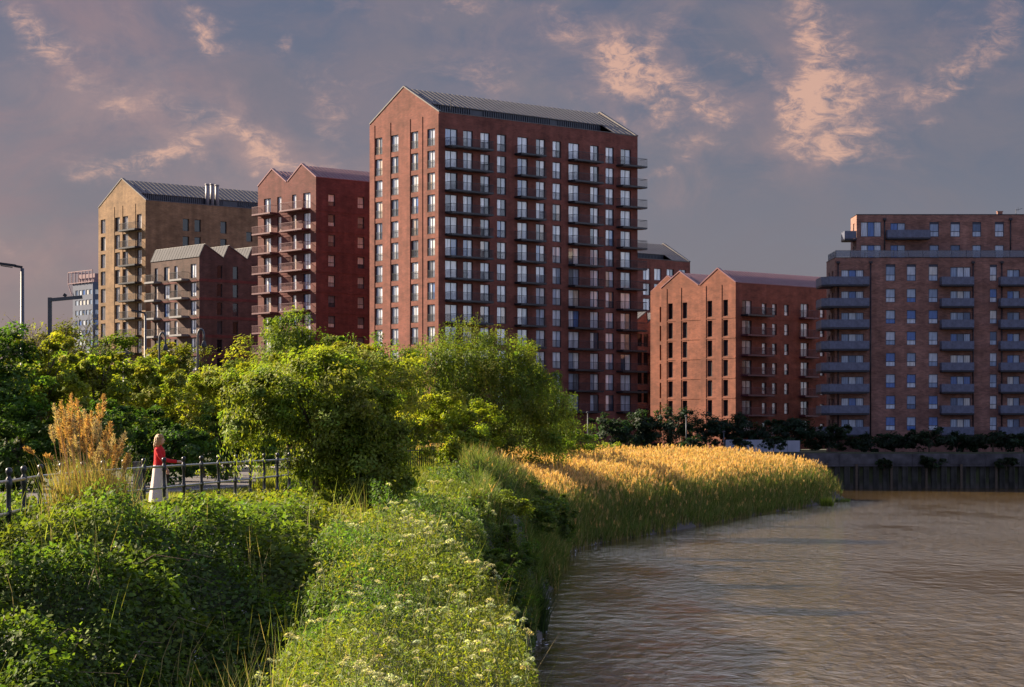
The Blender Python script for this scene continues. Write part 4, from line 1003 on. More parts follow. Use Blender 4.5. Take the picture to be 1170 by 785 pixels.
Q = hp[:, None, :]+rad[:, None, None]*dome[None]; Q[:, :, 2] += rad[:, None]*(tilt[:, :1]*dome[None, :, 0]+tilt[:, 1:]*dome[None, :, 1]); Q = Q.reshape(-1, 3)+rng.normal(size=(nu*m_, 3))*.003
V, fc = leaf_mesh(Q, rng.normal(size=Q.shape)*.45+np.array([0, -.25, 1]), np.repeat(rad, m_)*.20*(1+.2*rng.normal(size=len(Q))).clip(.5, 1.5), .9)
hc = vary((.56, .55, .30), nu, None, .12, .10); hc[rng.random(nu) < .3] = (.26, .33, .10)
c = np.repeat(hc, m_, 0)*(1+.12*rng.normal(size=(len(Q), 1)))
tag(link('cow_parsley_flowers', np_mesh('cow_parsley_flowers', V, fc, [M['leaf']], col=np.repeat(c.clip(.01, .8), 4, 0))), 'creamy green flat flower heads of cow parsley above its foliage', 'flowers', kind='stuff')
mb = MB()
for i in range(nu):
    p = Vector(hp[i]); q = p-Vector((rng.normal()*.08, rng.normal()*.08, .45)); mb.tube([q, (p+q)/2+Vector((rng.normal()*.015, 0, 0)), p-Vector((0, 0, .035))], [.006, .005, .004], 4, 0, False)
    for a in range(5):
        t_ = a*1.257+i; mb.tube([p-Vector((0, 0, .035)), p+Vector((math.cos(t_)*rad[i]*.8, math.sin(t_)*rad[i]*.8, 0))], .0022, 3, 0, False)
tag(mb.build('cow_parsley_stems', pmat('green_stem', (.12, .16, .04), .7, 0, .2, 6)), 'thin green stalks under the cow parsley flower heads', 'stems', kind='stuff')

# weeds on the steep face down to the water, dark green
ins = lambda x, y: (shore_d(x, y) > -.1) & (shore_d(x, y) < 3.4) & (np.abs(x) < .245*y+.8)
x, y = sample(90000, -4, 6, 34, 135, ins)
dd = shore_d(x, y); h = np.clip(.22+2.2*(fbm(x*.9+40, y*.35, 0)-.40)*np.interp(dd, [0, 1], [.6, 1.2]), .05, 1.35)
cl = np.stack([(fbm(x*1.1, y*.8, 7.0)-.5)*4, (fbm(x*.9, y*.9, 8.0)-.5)*4])
t = rng.random(len(x))**.6; P = np.stack([x, y, ground_z(x, y)+h*t], 1)
V, fc = leaf_mesh(P, rng.normal(size=P.shape)*.8+np.array([.1, -.3, .8]), .045*(1+.3*rng.normal(size=len(x))).clip(.4, 2)*np.interp(y, [34, 130], [.85, 1.9]), .4)
tag(link('bank_weeds', np_mesh('bank_weeds', V, fc, [M['leaf']], col=np.repeat(vary((.065, .105, .020), len(x), cl, .35), 4, 0))), 'dark green weeds covering the steep bank down to the water', 'weeds', kind='stuff')

# grass blades: verges and rough grass
def blades(x, y, z0, h, w, base, bend=.5, amt=.25, cl=None):
    n = len(x); a = rng.uniform(0, 2*math.pi, n); dx, dy = np.cos(a), np.sin(a); b = bend*h*rng.uniform(.2, 1, n)
    la = rng.uniform(0, 2*math.pi, n); lx, ly = np.cos(la), np.sin(la)
    p0 = np.stack([x, y, z0], 1); side = np.stack([dx, dy, np.zeros(n)], 1)*(w/2)[:, None]
    p1 = p0+np.stack([lx*b*.3, ly*b*.3, h*.55], 1); p2 = p0+np.stack([lx*b, ly*b, h], 1)
    V = np.stack([p0-side, p0+side, p1+side*.8, p1-side*.8, p2], 1).reshape(-1, 3)
    k = np.arange(n)*5
    return V, np.stack([k, k+1, k+2, k+3], 1), np.stack([k+3, k+2, k+4], 1), np.repeat(vary(base, n, cl, amt), 5, 0)
path_d = lambda x, y: np.min(np.hypot(x[:, None]-pl[None, :, 0], y[:, None]-pl[None, :, 1]), 1)
ing = lambda x, y: (x < fence_x(y)+1.2) & (x > -14) & (np.abs(x) < .245*y+.8) & (path_d(x, y) > 3.1)
x, y = sample(38000, -14, -4, 30, 74, ing); z = ground_z(x, y)
cl = np.stack([(fbm(x*1.1, y*.6, 9.0)-.5)*4, (fbm(x*.6, y*.6, 3.0)-.5)*4])
V, f4, f3, c = blades(x, y, z-.02, rng.uniform(.05, .17, len(x)), np.full(len(x), .022), (.20, .19, .035), .6, .25, cl)
tag(link('verge_grass', np_mesh('verge_grass', V, [f4, f3], [M['leaf']], col=c)), 'sunlit yellow green grass on the verge between railing and path', 'grass', kind='stuff')
inr = lambda x, y: (shore_d(x, y) > 2.0) & (x > np.where(y < 66, XL(y)-1.0, -8)) & (np.abs(x) < .245*y+.8) & ((y > 66) | (x > -2.8))
x, y = sample(60000, -9, 4, 52, 118, inr); z = ground_z(x, y)
cl = np.stack([(fbm(x*.8, y*.4, 19.0)-.5)*5, (fbm(x*.6, y*.3, 13.0)-.5)*5]); hh = (.35+1.0*(fbm(x*.6, y*.3, 15.0)-.25)).clip(.2, 1.2)
V, f4, f3, c = blades(x, y, z-.02, hh*rng.uniform(.6, 1.1, len(x)), np.full(len(x), .035), (.165, .19, .022), .6, .3, cl)
tag(link('rough_grass', np_mesh('rough_grass', V, [f4, f3], [M['leaf']], col=c)), 'long rough green grass between the cow parsley and the reeds', 'grass', kind='stuff')

# stray grass and dead stalks standing through the bank plants
x, y = sample(1500, -9, 1.5, 20, 62, lambda x, y: (shore_d(x, y) > .8) & (x > np.where(y > 36, fence_x(y)+.3, -9)) & (np.abs(x) < .245*y+.8) & (fbm(x*.9+70, y*.6) > .48) & ((y < 34) | (x > -3.6)))
z = ground_z(x, y)+.15; n_ = len(x); dead = np.repeat(rng.random(n_) < .35, 5)
V, f4, f3, c = blades(x, y, z, rng.uniform(.5, 1.15, n_), rng.uniform(.007, .013, n_)*np.interp(y, [20, 60], [.9, 1.5]), (.20, .23, .05), .45, .25)
c[dead] = np.array([.32, .25, .13])*(.7+.6*rng.random((dead.sum(), 1)))
tag(link('wild_grass', np_mesh('wild_grass', V, [f4, f3], [M['leaf']], col=c)), 'single grass blades and dead stalks standing through the bank plants', 'grass', kind='stuff')

# ---------------------------------------------------- reed bed
def reeds(x, y, h, green, plume):
    """bent stems with blade leaves, and feathery heads where PLUME"""
    n = len(x); z0 = ground_z(x, y)-.05
    V, f4, f3, c = blades(x, y, z0, h*.97, np.full(n, .026)*np.interp(y, [70, 220], [.9, 1.8]), (.33, .26, .11), .26, .2)
    Vs, F4, F3, Cs = [V], [f4], [f3], [c]; off = len(V)
    la = rng.uniform(0, 6.28, n)
    for q in range(4):
        t = rng.uniform(.12, .88, n); s = rng.uniform(.35, .75, n)
        gcol = np.where(green[:, None] > rng.random((n, 1)), np.array([[.105, .150, .032]]), np.array([[.27, .225, .08]]))
        V, f4, f3, c = blades(x+rng.normal(size=n)*.03, y+rng.normal(size=n)*.03, z0+h*t*.8, s, np.full(n, .030)*np.interp(y, [70, 220], [1, 1.9]), (.1, .1, .1), 1.1, .25)
        c = np.repeat(gcol*(1+.25*rng.normal(size=(n, 1))).clip(.4, 1.8), 5, 0)
        Vs.append(V); F4.append(f4+off); F3.append(f3+off); Cs.append(c); off += len(V)
    k = np.where(plume)[0]; m = 7
    xx = np.repeat(x[k], m); yy = np.repeat(y[k], m); zz = np.repeat(z0[k]+h[k]*.84, m)+rng.uniform(0, .24, len(xx))
    w_ = rng.normal(size=(len(k), 2))*.10; xx += np.repeat(w_[:, 0], m)*rng.random(len(xx)); yy += np.repeat(w_[:, 1], m)*rng.random(len(xx))
    V, f4, f3, c = blades(xx, yy, zz, rng.uniform(.12, .30, len(xx)), rng.uniform(.03, .05, len(xx))*np.interp(yy, [70, 220], [.9, 1.6]), (.62, .385, .17), .8, .26)
    Vs.append(V); F4.append(f4+off); F3.append(f3+off); Cs.append(c)
    return np.concatenate(Vs), [np.concatenate(F4), np.concatenate(F3)], np.concatenate(Cs)
# clumped, thickest along the river side
def inrd(x, y):
    d = shore_d(x, y); lim = np.interp(y, [64, 88, 104, 120, 160, 222], [1.6, 2.6, 4.5, 12, 17, 14])
    return (d > -.15+.9*(fbm(x*.3, y*.25)-.2)) & (d < lim) & ((y > 98) | (fbm(x*.5+60, y*.22) > .47)) & (y > 62+10*fbm(x*.4, y*.1)) & (x < 42)
x, y = sample(36000, -14, 42, 62, 236, inrd)
d = shore_d(x, y); h = (1.5+.75*np.clip(d/2.0, 0, 1))*(.86+.34*fbm(x*.35, y*.3, 2.0)+np.interp(y, [100, 125], [1, 0])*.9*(fbm(x*.7, y*.35, 5.0)-.5))*(.84+.30*rng.random(len(x))**1.5)*np.interp(y, [64, 95, 124], [.55, .62, 1])
green = np.clip(1.25-d/7.0+.9*(fbm(x*.3, y*.2)-.5), .30, .97); green = np.clip(green+np.interp(y, [104, 126], [.6, 0]), 0, 1)
pl_ = rng.random(len(x)) < np.clip((d-.9)/3.0, .04, .40+.8*(fbm(x*.25+4, y*.2)-.2))*np.interp(y, [110, 128], [.02, 1])
V, fs, c = reeds(x, y, h, green, pl_)
tag(link('reed_bed', np_mesh('reed_bed', V, fs, [M['reed']], col=c)), 'long bed of golden topped reeds curving along the river', 'reeds', kind='stuff')

# a skirt of younger green reed down to and into the water
x, y = sample(9000, -2, 42, 96, 238, lambda x, y: (shore_d(x, y) > -.75+.8*fbm(x*.4, y*.3)) & (shore_d(x, y) < 1.6) & (x < 34) & (y < 228))
V, fs, c = reeds(x, y, (.9+.9*fbm(x*.4+8, y*.3))*rng.uniform(.7, 1.15, len(x)), np.full(len(x), .9), rng.random(len(x)) < .03)
tag(link('young_reeds', np_mesh('young_reeds', V, fs, [M['reed']], col=c)), 'shorter green reeds at the foot of the reed bed along the water', 'reeds', kind='stuff')
# overhanging clumps on the bank above the water
bank = [(566, 40, 668, 62, (.06, .105, .018), 'dark leafy clump overhanging the bank right of the nearest cow parsley'), (578, 50, 640, 44, (.07, .12, .02), 'dark clump leaning over the water above the sedge tufts'),
        (548, 48, 628, 56, (.10, .15, .022), 'mid green clump at the brow of the bank beyond the nearest flowers'), (584, 66, 600, 50, (.09, .14, .022), 'shaded clump at the bank edge where the shore bends'),
        (566, 72, 562, 66, (.19, .23, .030), 'bright green clump crowning the bank below the reeds'), (604, 92, 570, 48, (.11, .16, .026), 'grey green clump on the bank before the first golden reeds'),
        (604, 104, 545, 56, (.12, .165, .028), 'light green clump at the top of the bank among green reeds'), (636, 120, 566, 34, (.09, .14, .024), 'small dark clump near the muddy bend of the shore'),
        (536, 34, 716, 50, (.09, .14, .022), 'low leafy clump among the flower heads near the bottom of the view')]
for px, d, top, w, c_, lab in bank:
    plant('bank_shrub', lab, 'shrub', px, d, top, w*1.15, c_, 6500, .042*max(1, d/60), .03, depth=w/F*d*1.4, sub=8, nclump=60, csize=.17, group='leafy clumps on the river bank', parts=('stem', 'foliage'))
# tufts of sedge standing in the margin
def tuft(name, label, cat, x, y, z, n, h, spread, base, group=None, w=.03):
    r_ = rng.random(n)**.6*spread; a = rng.uniform(0, 6.28, n)
    V, f4, f3, c = blades(np.cos(a)*r_, np.sin(a)*r_, np.zeros(n)-.1, h*rng.uniform(.45, 1, n), np.full(n, w), base, .55, .25)
    o = link(name, np_mesh(name, V, [f4, f3], [M['leaf']], col=c)); o.location = (x, y, z); tag(o, label, cat, group); return o
for px, py, hp_, n, sp, lab, b in ((607, 722, 66, 900, .52, 'largest dark sedge tuft standing in the shallow water', (.035, .062, .014)), (607, 690, 40, 600, .40, 'dark sedge tuft just behind the largest one in the shallows', (.032, .058, .014)),
        (604, 652, 26, 350, .38, 'small sedge tuft on the mud where the bank turns', (.05, .085, .018)), (945, 578, 13, 300, .62, 'bright green grass tuft off the tip of the reed bed', (.17, .22, .03)), (963, 573, 7, 160, .8, 'tiny low weed islet past the tip of the reed bed', (.13, .17, .04)),
        (607, 768, 13, 120, .14, 'tiny weed sprig at the water edge near the bottom of the view', (.06, .10, .02))):
    d = F*(EYE-.02)/(py-HY); tuft('sedge_tuft', lab, 'sedge', wx(px, d), d, -.02, n, hp_/F*d, sp, b, 'sedge tufts at the water margin', .035*max(1, d/110))
tuft('oat_grass', 'tall thin oat grass standing in the shaded bramble hollow', 'grass', wx(218, 23.5), 23.5, float(ground_z(np.array([wx(218, 23.5)]), np.array([23.5]))[0])-.05, 130, 1.25, .34, (.24, .27, .07), None, .014)
# ripple line of scum and stones at the margin
P = []
for i in range(900):
    yy = rng.uniform(66, 150); xx = np.interp(yy, WATER[3:12, 1], WATER[3:12, 0])+rng.normal()*.18+.05
    if fbm(np.array([xx*.2]), np.array([yy*.12]))[0] > .45: P.append((xx, yy, .02+rng.random()*.05))
P = np.array(P); V, fc = leaf_mesh(P, rng.normal(size=P.shape)*.35+np.array([0, 0, 1]), rng.uniform(.02, .10, len(P)), .55)
tag(link('foam', np_mesh('foam', V, fc, [pmat('foam_white', (.50, .50, .52), .6, 0, .2)])), 'pale foam and litter washed along the muddy margin', 'foam', kind='stuff')

# feathery reed clump by the railing
rc = empty('reed_clump', (wx(102, 34.5), 34.5, 5.0)); tag(rc, 'tall clump of dry orange feathery reeds in front of the railing', 'reeds')
dry = pmat('dry_reed', (.42, .26, .10), .7, 0, .25, 5)
targets = [(62, 462), (66, 470), (70, 458), (74, 468), (78, 462), (82, 450), (84, 474), (88, 455), (92, 480), (96, 468), (100, 474), (104, 470), (108, 478), (112, 462), (118, 450), (114, 484), (120, 492), (126, 482), (130, 496), (136, 512),
           (140, 506), (148, 518), (28, 512), (52, 520), (58, 486), (68, 490), (76, 488), (86, 494), (94, 500), (106, 496), (116, 506), (124, 510), (80, 478), (143, 494), (98, 488), (90, 470), (110, 516), (132, 522), (72, 505), (64, 480)]
targets += [(px+random.uniform(-5, 5), py+random.uniform(4, 40)) for px, py in targets[:38:3] if px > 58]
for i, (px, py) in enumerate(targets):
    dy = random.uniform(-.5, .5); tip = Vector((wx(px, 34.5+dy)-rc.location.x, dy, wz(py, 34.5+dy)-5.0)); b = Vector((tip.x*.42+random.uniform(-.12, .12), dy*.5, .0))
    far_ = px < 56
    k = b + (tip-b)*.5 + Vector((-.08*(tip.x-b.x), 0, .12 + (.35 if far_ else 0)))
    neck = k + (tip-k)*.62 + Vector((0, 0, .03))
    mb = MB(); mb.tube([b, (b+k)/2+Vector((0, 0, .03)), k, neck, tip], [.007, .006, .005, .004, .002], 5, 0, False)
    s = mb.build('stem', dry, rc)
    m = 190; t = rng.random(m); ax = np.array(neck)[None]+(np.array(tip)-np.array(neck))[None]*t[:, None]
    w = .075*np.sin(np.pi*np.clip(t*.85+.1, 0, 1)); lean_ = np.array([[-.35 if px < 90 else .15, 0, -.2]])
    dr = rng.normal(size=(m, 3))*.6+lean_; dr[:, 2] = np.abs(dr[:, 2])*.6-.05
    Q = ax+unit(dr)*w[:, None]*rng.random((m, 1)); tgn = unit(dr)+np.array([[0, 0, .6]])
    V, fc = leaf_mesh(Q, rng.normal(size=Q.shape), rng.uniform(.018, .042, m), .16, tgn)
    link('plume', np_mesh('plume', V, fc, [M['reed']], col=np.repeat(vary((.50, .295, .125) if i % 3 else (.50, .38, .23), m, None, .18, .08), 4, 0)), s)
n = 2200; r_ = rng.random(n)**.6*.62; a = rng.uniform(0, 6.28, n)
V, f4, f3, c = blades(np.cos(a)*r_*1.1, np.sin(a)*r_*.7, np.zeros(n), rng.uniform(.45, 1.5, n), np.full(n, .014), (.40, .29, .11), .35, .25)
gsel = np.repeat(rng.random(n) < .3, 5); c[gsel] = c[gsel]*np.array([.55, .95, .5])
link('blade_leaves', np_mesh('blade_leaves', V, [f4, f3], [M['reed']], col=c), rc)
# ------------------------------------------------------------------ railing
fx = smooth_line(FENCE, .04); seg = np.concatenate([[0], np.cumsum(np.hypot(*np.diff(fx, axis=0).T))])
rail = empty('railing', (float(fx[0, 0]), float(fx[0, 1]), 5.08)); tag(rail, 'black iron railing with ball topped posts along the river side of the path', 'railing')
ro = Vector(rail.location)
mb = MB(); mb.lathe([(.044, -.35), (.044, .10), (.056, .12), (.056, .16), (.040, .20), (.037, .48), (.050, .50), (.050, .56), (.037, .60), (.034, .88), (.048, .90), (.052, .96), (.048, 1.02), (.030, 1.05), (.026, 1.07), (.044, 1.10), (.053, 1.135), (.044, 1.17), (.02, 1.19)], 12)
pm_ = mb.mesh('post', M['cast_iron'])
q = 1.1
while q < seg[-1]:
    p = link('post', pm_, rail); p.location = Vector((np.interp(q, seg, fx[:, 0]), np.interp(q, seg, fx[:, 1]), 5.08))-ro; p.rotation_euler = (R(random.uniform(-.8, .8)), R(random.uniform(-.8, .8)), 0); q += 2.02
for z in (.99, .53):
    mb = MB(); mb.tube([Vector((a, b, 5.08+z))-ro for a, b in fx[::12]], .025, 8); mb.build('rail', M['rail_metal'], rail)
f2 = empty('park_fence', (-5.3, 84, 5.0)); tag(f2, 'short run of thin upright bar fence beyond the fence shrub', 'fence')
a, b = Vector((0, 0, .0)), Vector((1.9, 10.5, .1)); n = 26
zg = lambda p: float(ground_z(np.array([p.x-5.3]), np.array([p.y+84]))[0])-5.0
z0 = max(zg(a), -.1)
for zz in (.2, 1.1):
    mb = MB(); mb.bar(a+Vector((0, 0, zz)), b+Vector((0, 0, zz)), .04, .05); mb.build('rail', M['cast_iron'], f2)
mb = MB(); mb.box(-.018, -.018, -.9, .018, .018, 1.22); bm_ = mb.mesh('bar', M['cast_iron'])
for i in range(n+1): o = link('bar', bm_, f2); o.location = a+(b-a)*i/n
mb = MB(); mb.box(-.1, -.1, -.2, .1, .1, .98); mb.box(-.115, -.115, .98, .115, .115, 1.03); mb.box(-.07, -.106, .7, .07, -.1, .9)
o = mb.build('grey_pillar', M['grey_metal']); o.location = (wx(158, 52), 52, 5.1); tag(o, 'short grey metal pillar on the verge left of the woman', 'pillar')

# ------------------------------------------------------------------ lamps and masts
def lamp(name, label, px, d, top, build, z0=5.0, cat='street lamp', group=None):
    r = empty(name, (wx(px, d), d, z0)); tag(r, label, cat, group); build(r, wz(top, d)-z0); return r
def led(side, arm, rad=.07):
    def f(r, h):
        mb = MB(); mb.tube([(0, 0, -.2), (0, 0, h*.25), (0, 0, h-.12)], [rad*1.25, rad*1.1, rad*.8], 10); mb.build('pole', M['grey_metal'], r)
        mb = MB(); mb.bar((0, 0, h-.08), (side*arm*.35, 0, h-.03), .09, .09); mb.build('bracket', M['dark_metal'], r)
        mb = MB(); mb.bar((side*arm*.3, 0, h-.02), (side*arm, 0, h+.06), .24, .09); mb.bar((side*arm*.45, 0, h-.085), (side*arm*.95, 0, h-.02), .16, .03); mb.build('lamp_head', M['dark_metal'], r)
    return f
lamp('street_lamp', 'tall grey street lamp with its flat head turned left above the bushes at far left', 25.5, 82, 303, led(-1, .85, .085), group='street lamps above the bushes')
lamp('street_lamp', 'slim street lamp in front of the tan block with a short arm', 166, 118, 356, led(-1, .75, .075), group='street lamps above the bushes')
def gantry(r, h):
    mb = MB(); mb.box(-.07, -.07, -.2, .07, .07, h); mb.build('pole', M['grey_metal'], r)
    mb = MB(); mb.bar((-.07, 0, h-.1), (1.25, 0, h+.02), .11, .13); mb.build('arm', M['grey_metal'], r)
    mb = MB(); mb.bar((.55, 0, h+.04), (.62, 0, h+.14), .1, .12); mb.build('camera', M['dark_metal'], r)
lamp('camera_mast', 'square grey mast with a straight arm reaching right, before the distant high rise', 57, 84, 340, gantry, cat='mast')
def swan(r, h):
    mb = MB(); q = .32; pts = [(0, 0, -.2), (0, 0, h-.35)]+[(q*.5-q*.5*math.cos(a), 0, h-.35+.35*math.sin(a)) for a in np.linspace(.3, math.pi, 8)]+[(q, 0, h-.62)]
    mb.tube(pts, .055, 8); mb.build('pole', M['grey_metal'], r)
    mb = MB(); mb.lathe([(.06, 0), (.09, -.05), (.13, -.22), (.13, -.30), (.05, -.34)], 12, 0, (q, 0, h-.6)); mb.build('lamp_head', M['pale_zinc'], r)
lamp('swan_neck_lamp', 'grey swan neck lamp left of the sawtooth block corner', 182, 112, 380, swan, group='swan neck lamps')
lamp('swan_neck_lamp', 'grey swan neck lamp below the balcony corner of the sawtooth block', 226, 112, 376, swan, group='swan neck lamps')
def mush(r, h):
    mb = MB(); mb.tube([(0, 0, -.2), (0, 0, h-.16)], .05, 8); mb.build('pole', M['grey_metal'], r)
    mb = MB(); mb.lathe([(.05, h-.24), (.09, h-.16), (.10, h-.08), (.24, h-.06), (.25, h-.03), (.12, h), (.02, h+.01)], 16); mb.build('lamp_head', M['pale_zinc'], r)
lamp('path_lamp', 'short path lamp with a flat disc top among the bushes', 142, 76, 402, mush, cat='path lamp')
def pole(r, h):
    mb = MB(); mb.tube([(0, 0, -.2), (0, 0, h)], [.09, .06], 8); mb.build('pole', M['grey_metal'], r)
    mb = MB(); mb.lathe([(.07, h), (.2, h+.05), (.22, h+.12), (.06, h+.2)], 10); mb.build('lamp_head', M['pale_zinc'], r)
PG = 'small quay lamps'
for px, d, top, lab in ((671.5, 278, 472, 'small quay lamp at the foot of the tallest tower'), (784, 280, 476, 'small quay lamp before the first gable of the orange block'), (827, 288, 494, 'small quay lamp by the pale hoarding'),
                        (990, 299, 494, 'small quay lamp under the end of the wraparound balconies'), (1093, 299, 495, 'small quay lamp under the middle balconies')):
    lamp('quay_lamp', lab, px, d, top, pole, 4.7, 'lamp', PG)

# ------------------------------------------------------------------ river wall and hoarding
rw = empty('river_wall', (24, 286.6, -1)); tag(rw, 'dark river wall of sheet piles with a pale concrete capping', 'river wall')
mb = MB(); x = 0.0; i = 0
while x < 120:
    d0 = -.32 if i % 2 else 0.0
    mb.box(x, d0-.02, 0, x+.62, .6, 3.9); mb.bar((x+.62, d0-.16, 0), (x+.62, d0-.16, 3.85), .10, .1); x += .64; i += 1
mb.build('sheet_piles', M['dark_concrete'], rw)
mb = MB(); x = 0.0
while x < 120:
    mb.box(x, -.5, 3.9, x+4.76, .7, 5.6+random.uniform(-.02, .02)); mb.box(x+.2, -.56, 4.2, x+4.56, -.5, 5.45); x += 4.8
mb.build('capping', pmat('stained_concrete', (.085, .08, .085), .9, 0, .45, .9, .3, .3, 6), rw)
for k in range(13):
    mb = MB(); mb.bar((3+k*4.6, -.62, .4), (3+k*4.6, -.62, 4.2), .3, .3); mb.build('timber_fender', M['bark'], rw)
hb = empty('hoarding', (wx(829, 290), 290, 4.7)); tag(hb, 'pale grey hoarding on the far bank with a sunlit right end', 'hoarding')
W_ = wx(914, 290)-wx(829, 290); n = 6; hh = wz(502.5, 290)-4.7
hm = pmat('hoarding_grey', (.33, .35, .42), .7, 0, .12, .6)
for i in range(n):
    mb = MB(); mb.box(W_*i/n+.02, 0, .1, W_*(i+1)/n-.02, .06, hh-.1*(i > 3)); mb.build('panel', hm, hb)
mb = MB()
for i in range(n+1): mb.box(W_*i/n-.05, .065, 0, W_*i/n+.05, .16, hh-.2)
mb.build('posts', M['grey_metal'], hb)

# ------------------------------------------------------------------ the woman at the railing (local +x is where she faces)
def loft(mb, rings, n=18, m=0):
    """rings: (centre, rx, ry, axis) stacked; closed ends"""
    k = len(mb.v); prev = None
    for c, a, b, ax in rings:
        c = Vector(c); ax = Vector(ax).normalized(); ref = Vector((1, 0, 0)) if abs(ax.x) < .8 else Vector((0, 0, 1))
        u = (ref-ax*ref.dot(ax)).normalized(); v = ax.cross(u)
        for j in range(n): t = 2*math.pi*j/n; mb.v.append(tuple(c+u*math.cos(t)*a+v*math.sin(t)*b))
    for i in range(len(rings)-1):
        for j in range(n): j2 = (j+1) % n; mb.f.append((k+i*n+j, k+i*n+j2, k+(i+1)*n+j2, k+(i+1)*n+j)); mb.m.append(m); mb.sm.append(True)
    mb.f.append(tuple(k+j for j in reversed(range(n)))); mb.m.append(m); mb.sm.append(True)
    e = k+(len(rings)-1)*n; mb.f.append(tuple(e+j for j in range(n))); mb.m.append(m); mb.sm.append(True)
def limb(mb, pts, rad, n=12):
    P = [Vector(p) for p in pts]; loft(mb, [(P[i], rad[i], rad[i], P[min(i+1, len(P)-1)]-P[max(i-1, 0)]) for i in range(len(P))], n)
def remesh(mb, name, mat, vox, parent, smooth=4):
    o = mb.build(name, mat); md = o.modifiers.new('r', 'REMESH'); md.mode = 'VOXEL'; md.voxel_size = vox; md.use_smooth_shade = True
    s = o.modifiers.new('s', 'SMOOTH'); s.iterations = smooth; s.factor = .5
    me = bpy.data.meshes.new_from_object(o.evaluated_get(bpy.context.evaluated_depsgraph_get())); o.modifiers.clear(); old = o.data; o.data = me; bpy.data.meshes.remove(old)
    me.name = name; o.parent = parent; return o
Z = (0, 0, 1)
skin = pmat('skin', (.55, .32, .23), .5, 0, .06, 8)
per = empty('person', (wx(182, 50.3), 50.3, 5.1), R(-6)); tag(per, 'woman in a red jumper and long pale skirt standing with one hand on the railing', 'person')
body = MB()
loft(body, [((0, 0, .80), .10, .14, Z), ((-.01, 0, .92), .115, .165, Z), ((0, 0, 1.05), .095, .13, Z), ((.01, 0, 1.2), .10, .14, Z), ((.0, 0, 1.32), .095, .165, Z), ((-.01, 0, 1.385), .06, .12, Z), ((-.005, 0, 1.42), .045, .05, Z)])
limb(body, [(-.005, 0, 1.38), (.005, 0, 1.44), (.015, 0, 1.49)], [.052, .048, .05])
loft(body, [((.035, 0, 1.44), .045, .04, Z), ((.03, 0, 1.47), .075, .058, Z), ((.025, 0, 1.52), .092, .07, Z), ((.02, 0, 1.57), .097, .076, Z), ((.015, 0, 1.62), .088, .072, Z), ((.01, 0, 1.655), .05, .045, Z)])
limb(body, [(.112, 0, 1.555), (.132, 0, 1.53), (.118, 0, 1.52)], [.012, .016, .012], 8)            # nose
loft(body, [((.095, 0, 1.462), .018, .02, Z), ((.1, 0, 1.48), .02, .028, Z), ((.1, 0, 1.495), .018, .026, Z)], 10)   # mouth and chin
for s in (-1, 1):
    limb(body, [(.01, s*.076, 1.52), (.0, s*.084, 1.55), (.01, s*.08, 1.575)], [.012, .016, .01], 8)   # ears
    limb(body, [(-.01, s*.085, .86), (.0, s*.085, .62), (.01, s*.085, .48), (-.005, s*.085, .36), (-.015, s*.085, .1), (-.01, s*.085, .05)], [.085, .07, .054, .056, .036, .036])
    limb(body, [(-.04, s*.085, .035), (.03, s*.088, .04), (.11, s*.092, .028), (.17, s*.093, .022)], [.03, .034, .034, .02])
# right arm (towards the viewer) reaches forward to the rail, the other hangs behind
arm = [(.0, -.165, 1.335), (.06, -.20, 1.20), (.13, -.20, 1.10), (.30, -.175, 1.06), (.46, -.15, 1.045)]
limb(body, arm, [.05, .043, .037, .033, .025])
limb(body, [(.46, -.15, 1.045), (.50, -.145, 1.045), (.555, -.14, 1.035)], [.025, .036, .032])
for i, (dy, ln) in enumerate(((-.033, .055), (-.012, .068), (.010, .064), (.030, .048))):
    limb(body, [(.54, -.14+dy, 1.04), (.575, -.14+dy, 1.035), (.565+ln*.55, -.14+dy, 1.008), (.56+ln*.5, -.14+dy, .985)], [.0105, .0105, .0095, .008], 8)
limb(body, [(.50, -.115, 1.04), (.535, -.088, 1.025), (.565, -.082, 1.005)], [.013, .012, .009], 8)
limb(body, [(.0, .165, 1.335), (-.02, .215, 1.2), (-.02, .225, 1.08), (.06, .215, .96), (.12, .20, .88)], [.05, .043, .037, .032, .025])
limb(body, [(.12, .20, .88), (.14, .198, .84), (.15, .195, .80)], [.025, .034, .028])
for i, dx in enumerate((-.028, -.01, .01, .027)): limb(body, [(.15+dx, .195, .81), (.155+dx, .19, .775), (.162+dx, .18, .745-.008*(i in (1, 2)))], [.0105, .010, .008], 8)
limb(body, [(.165, .18, .85), (.185, .165, .82), (.19, .16, .79)], [.013, .011, .009], 8)
remesh(body, 'body', skin, .008, per, 3)
sw = MB()
loft(sw, [((0, 0, .93), .135, .178, Z), ((.0, 0, 1.0), .128, .165, Z), ((.0, 0, 1.08), .12, .155, Z), ((.012, 0, 1.2), .128, .165, Z), ((.005, 0, 1.30), .12, .182, Z), ((-.005, 0, 1.37), .088, .15, Z), ((-.005, 0, 1.405), .06, .075, Z), ((.0, 0, 1.43), .056, .06, Z)])
limb(sw, arm, [.068, .06, .054, .046, .038]); limb(sw, [(.0, .165, 1.335), (-.02, .215, 1.2), (-.02, .225, 1.08), (.06, .215, .96), (.11, .203, .895)], [.068, .06, .054, .046, .038])
remesh(sw, 'jumper', pmat('red_wool', (.60, .022, .028), .85, 0, .12, 30, .2, .3, 80), .010, per, 2)
sk = MB(); n = 40; rings = []
for z, a, b in ((.97, .128, .168), (.90, .145, .185), (.75, .155, .195), (.5, .185, .215), (.25, .215, .235), (.12, .225, .245)):
    rings.append([((a*(1+.05*math.sin(9*t)*(1-z)))*math.cos(t)-.02*(1-z), b*(1+.05*math.sin(9*t+1)*(1-z))*math.sin(t), z) for t in np.linspace(0, 2*math.pi, n, endpoint=False)])
for ri in rings: sk.v += ri
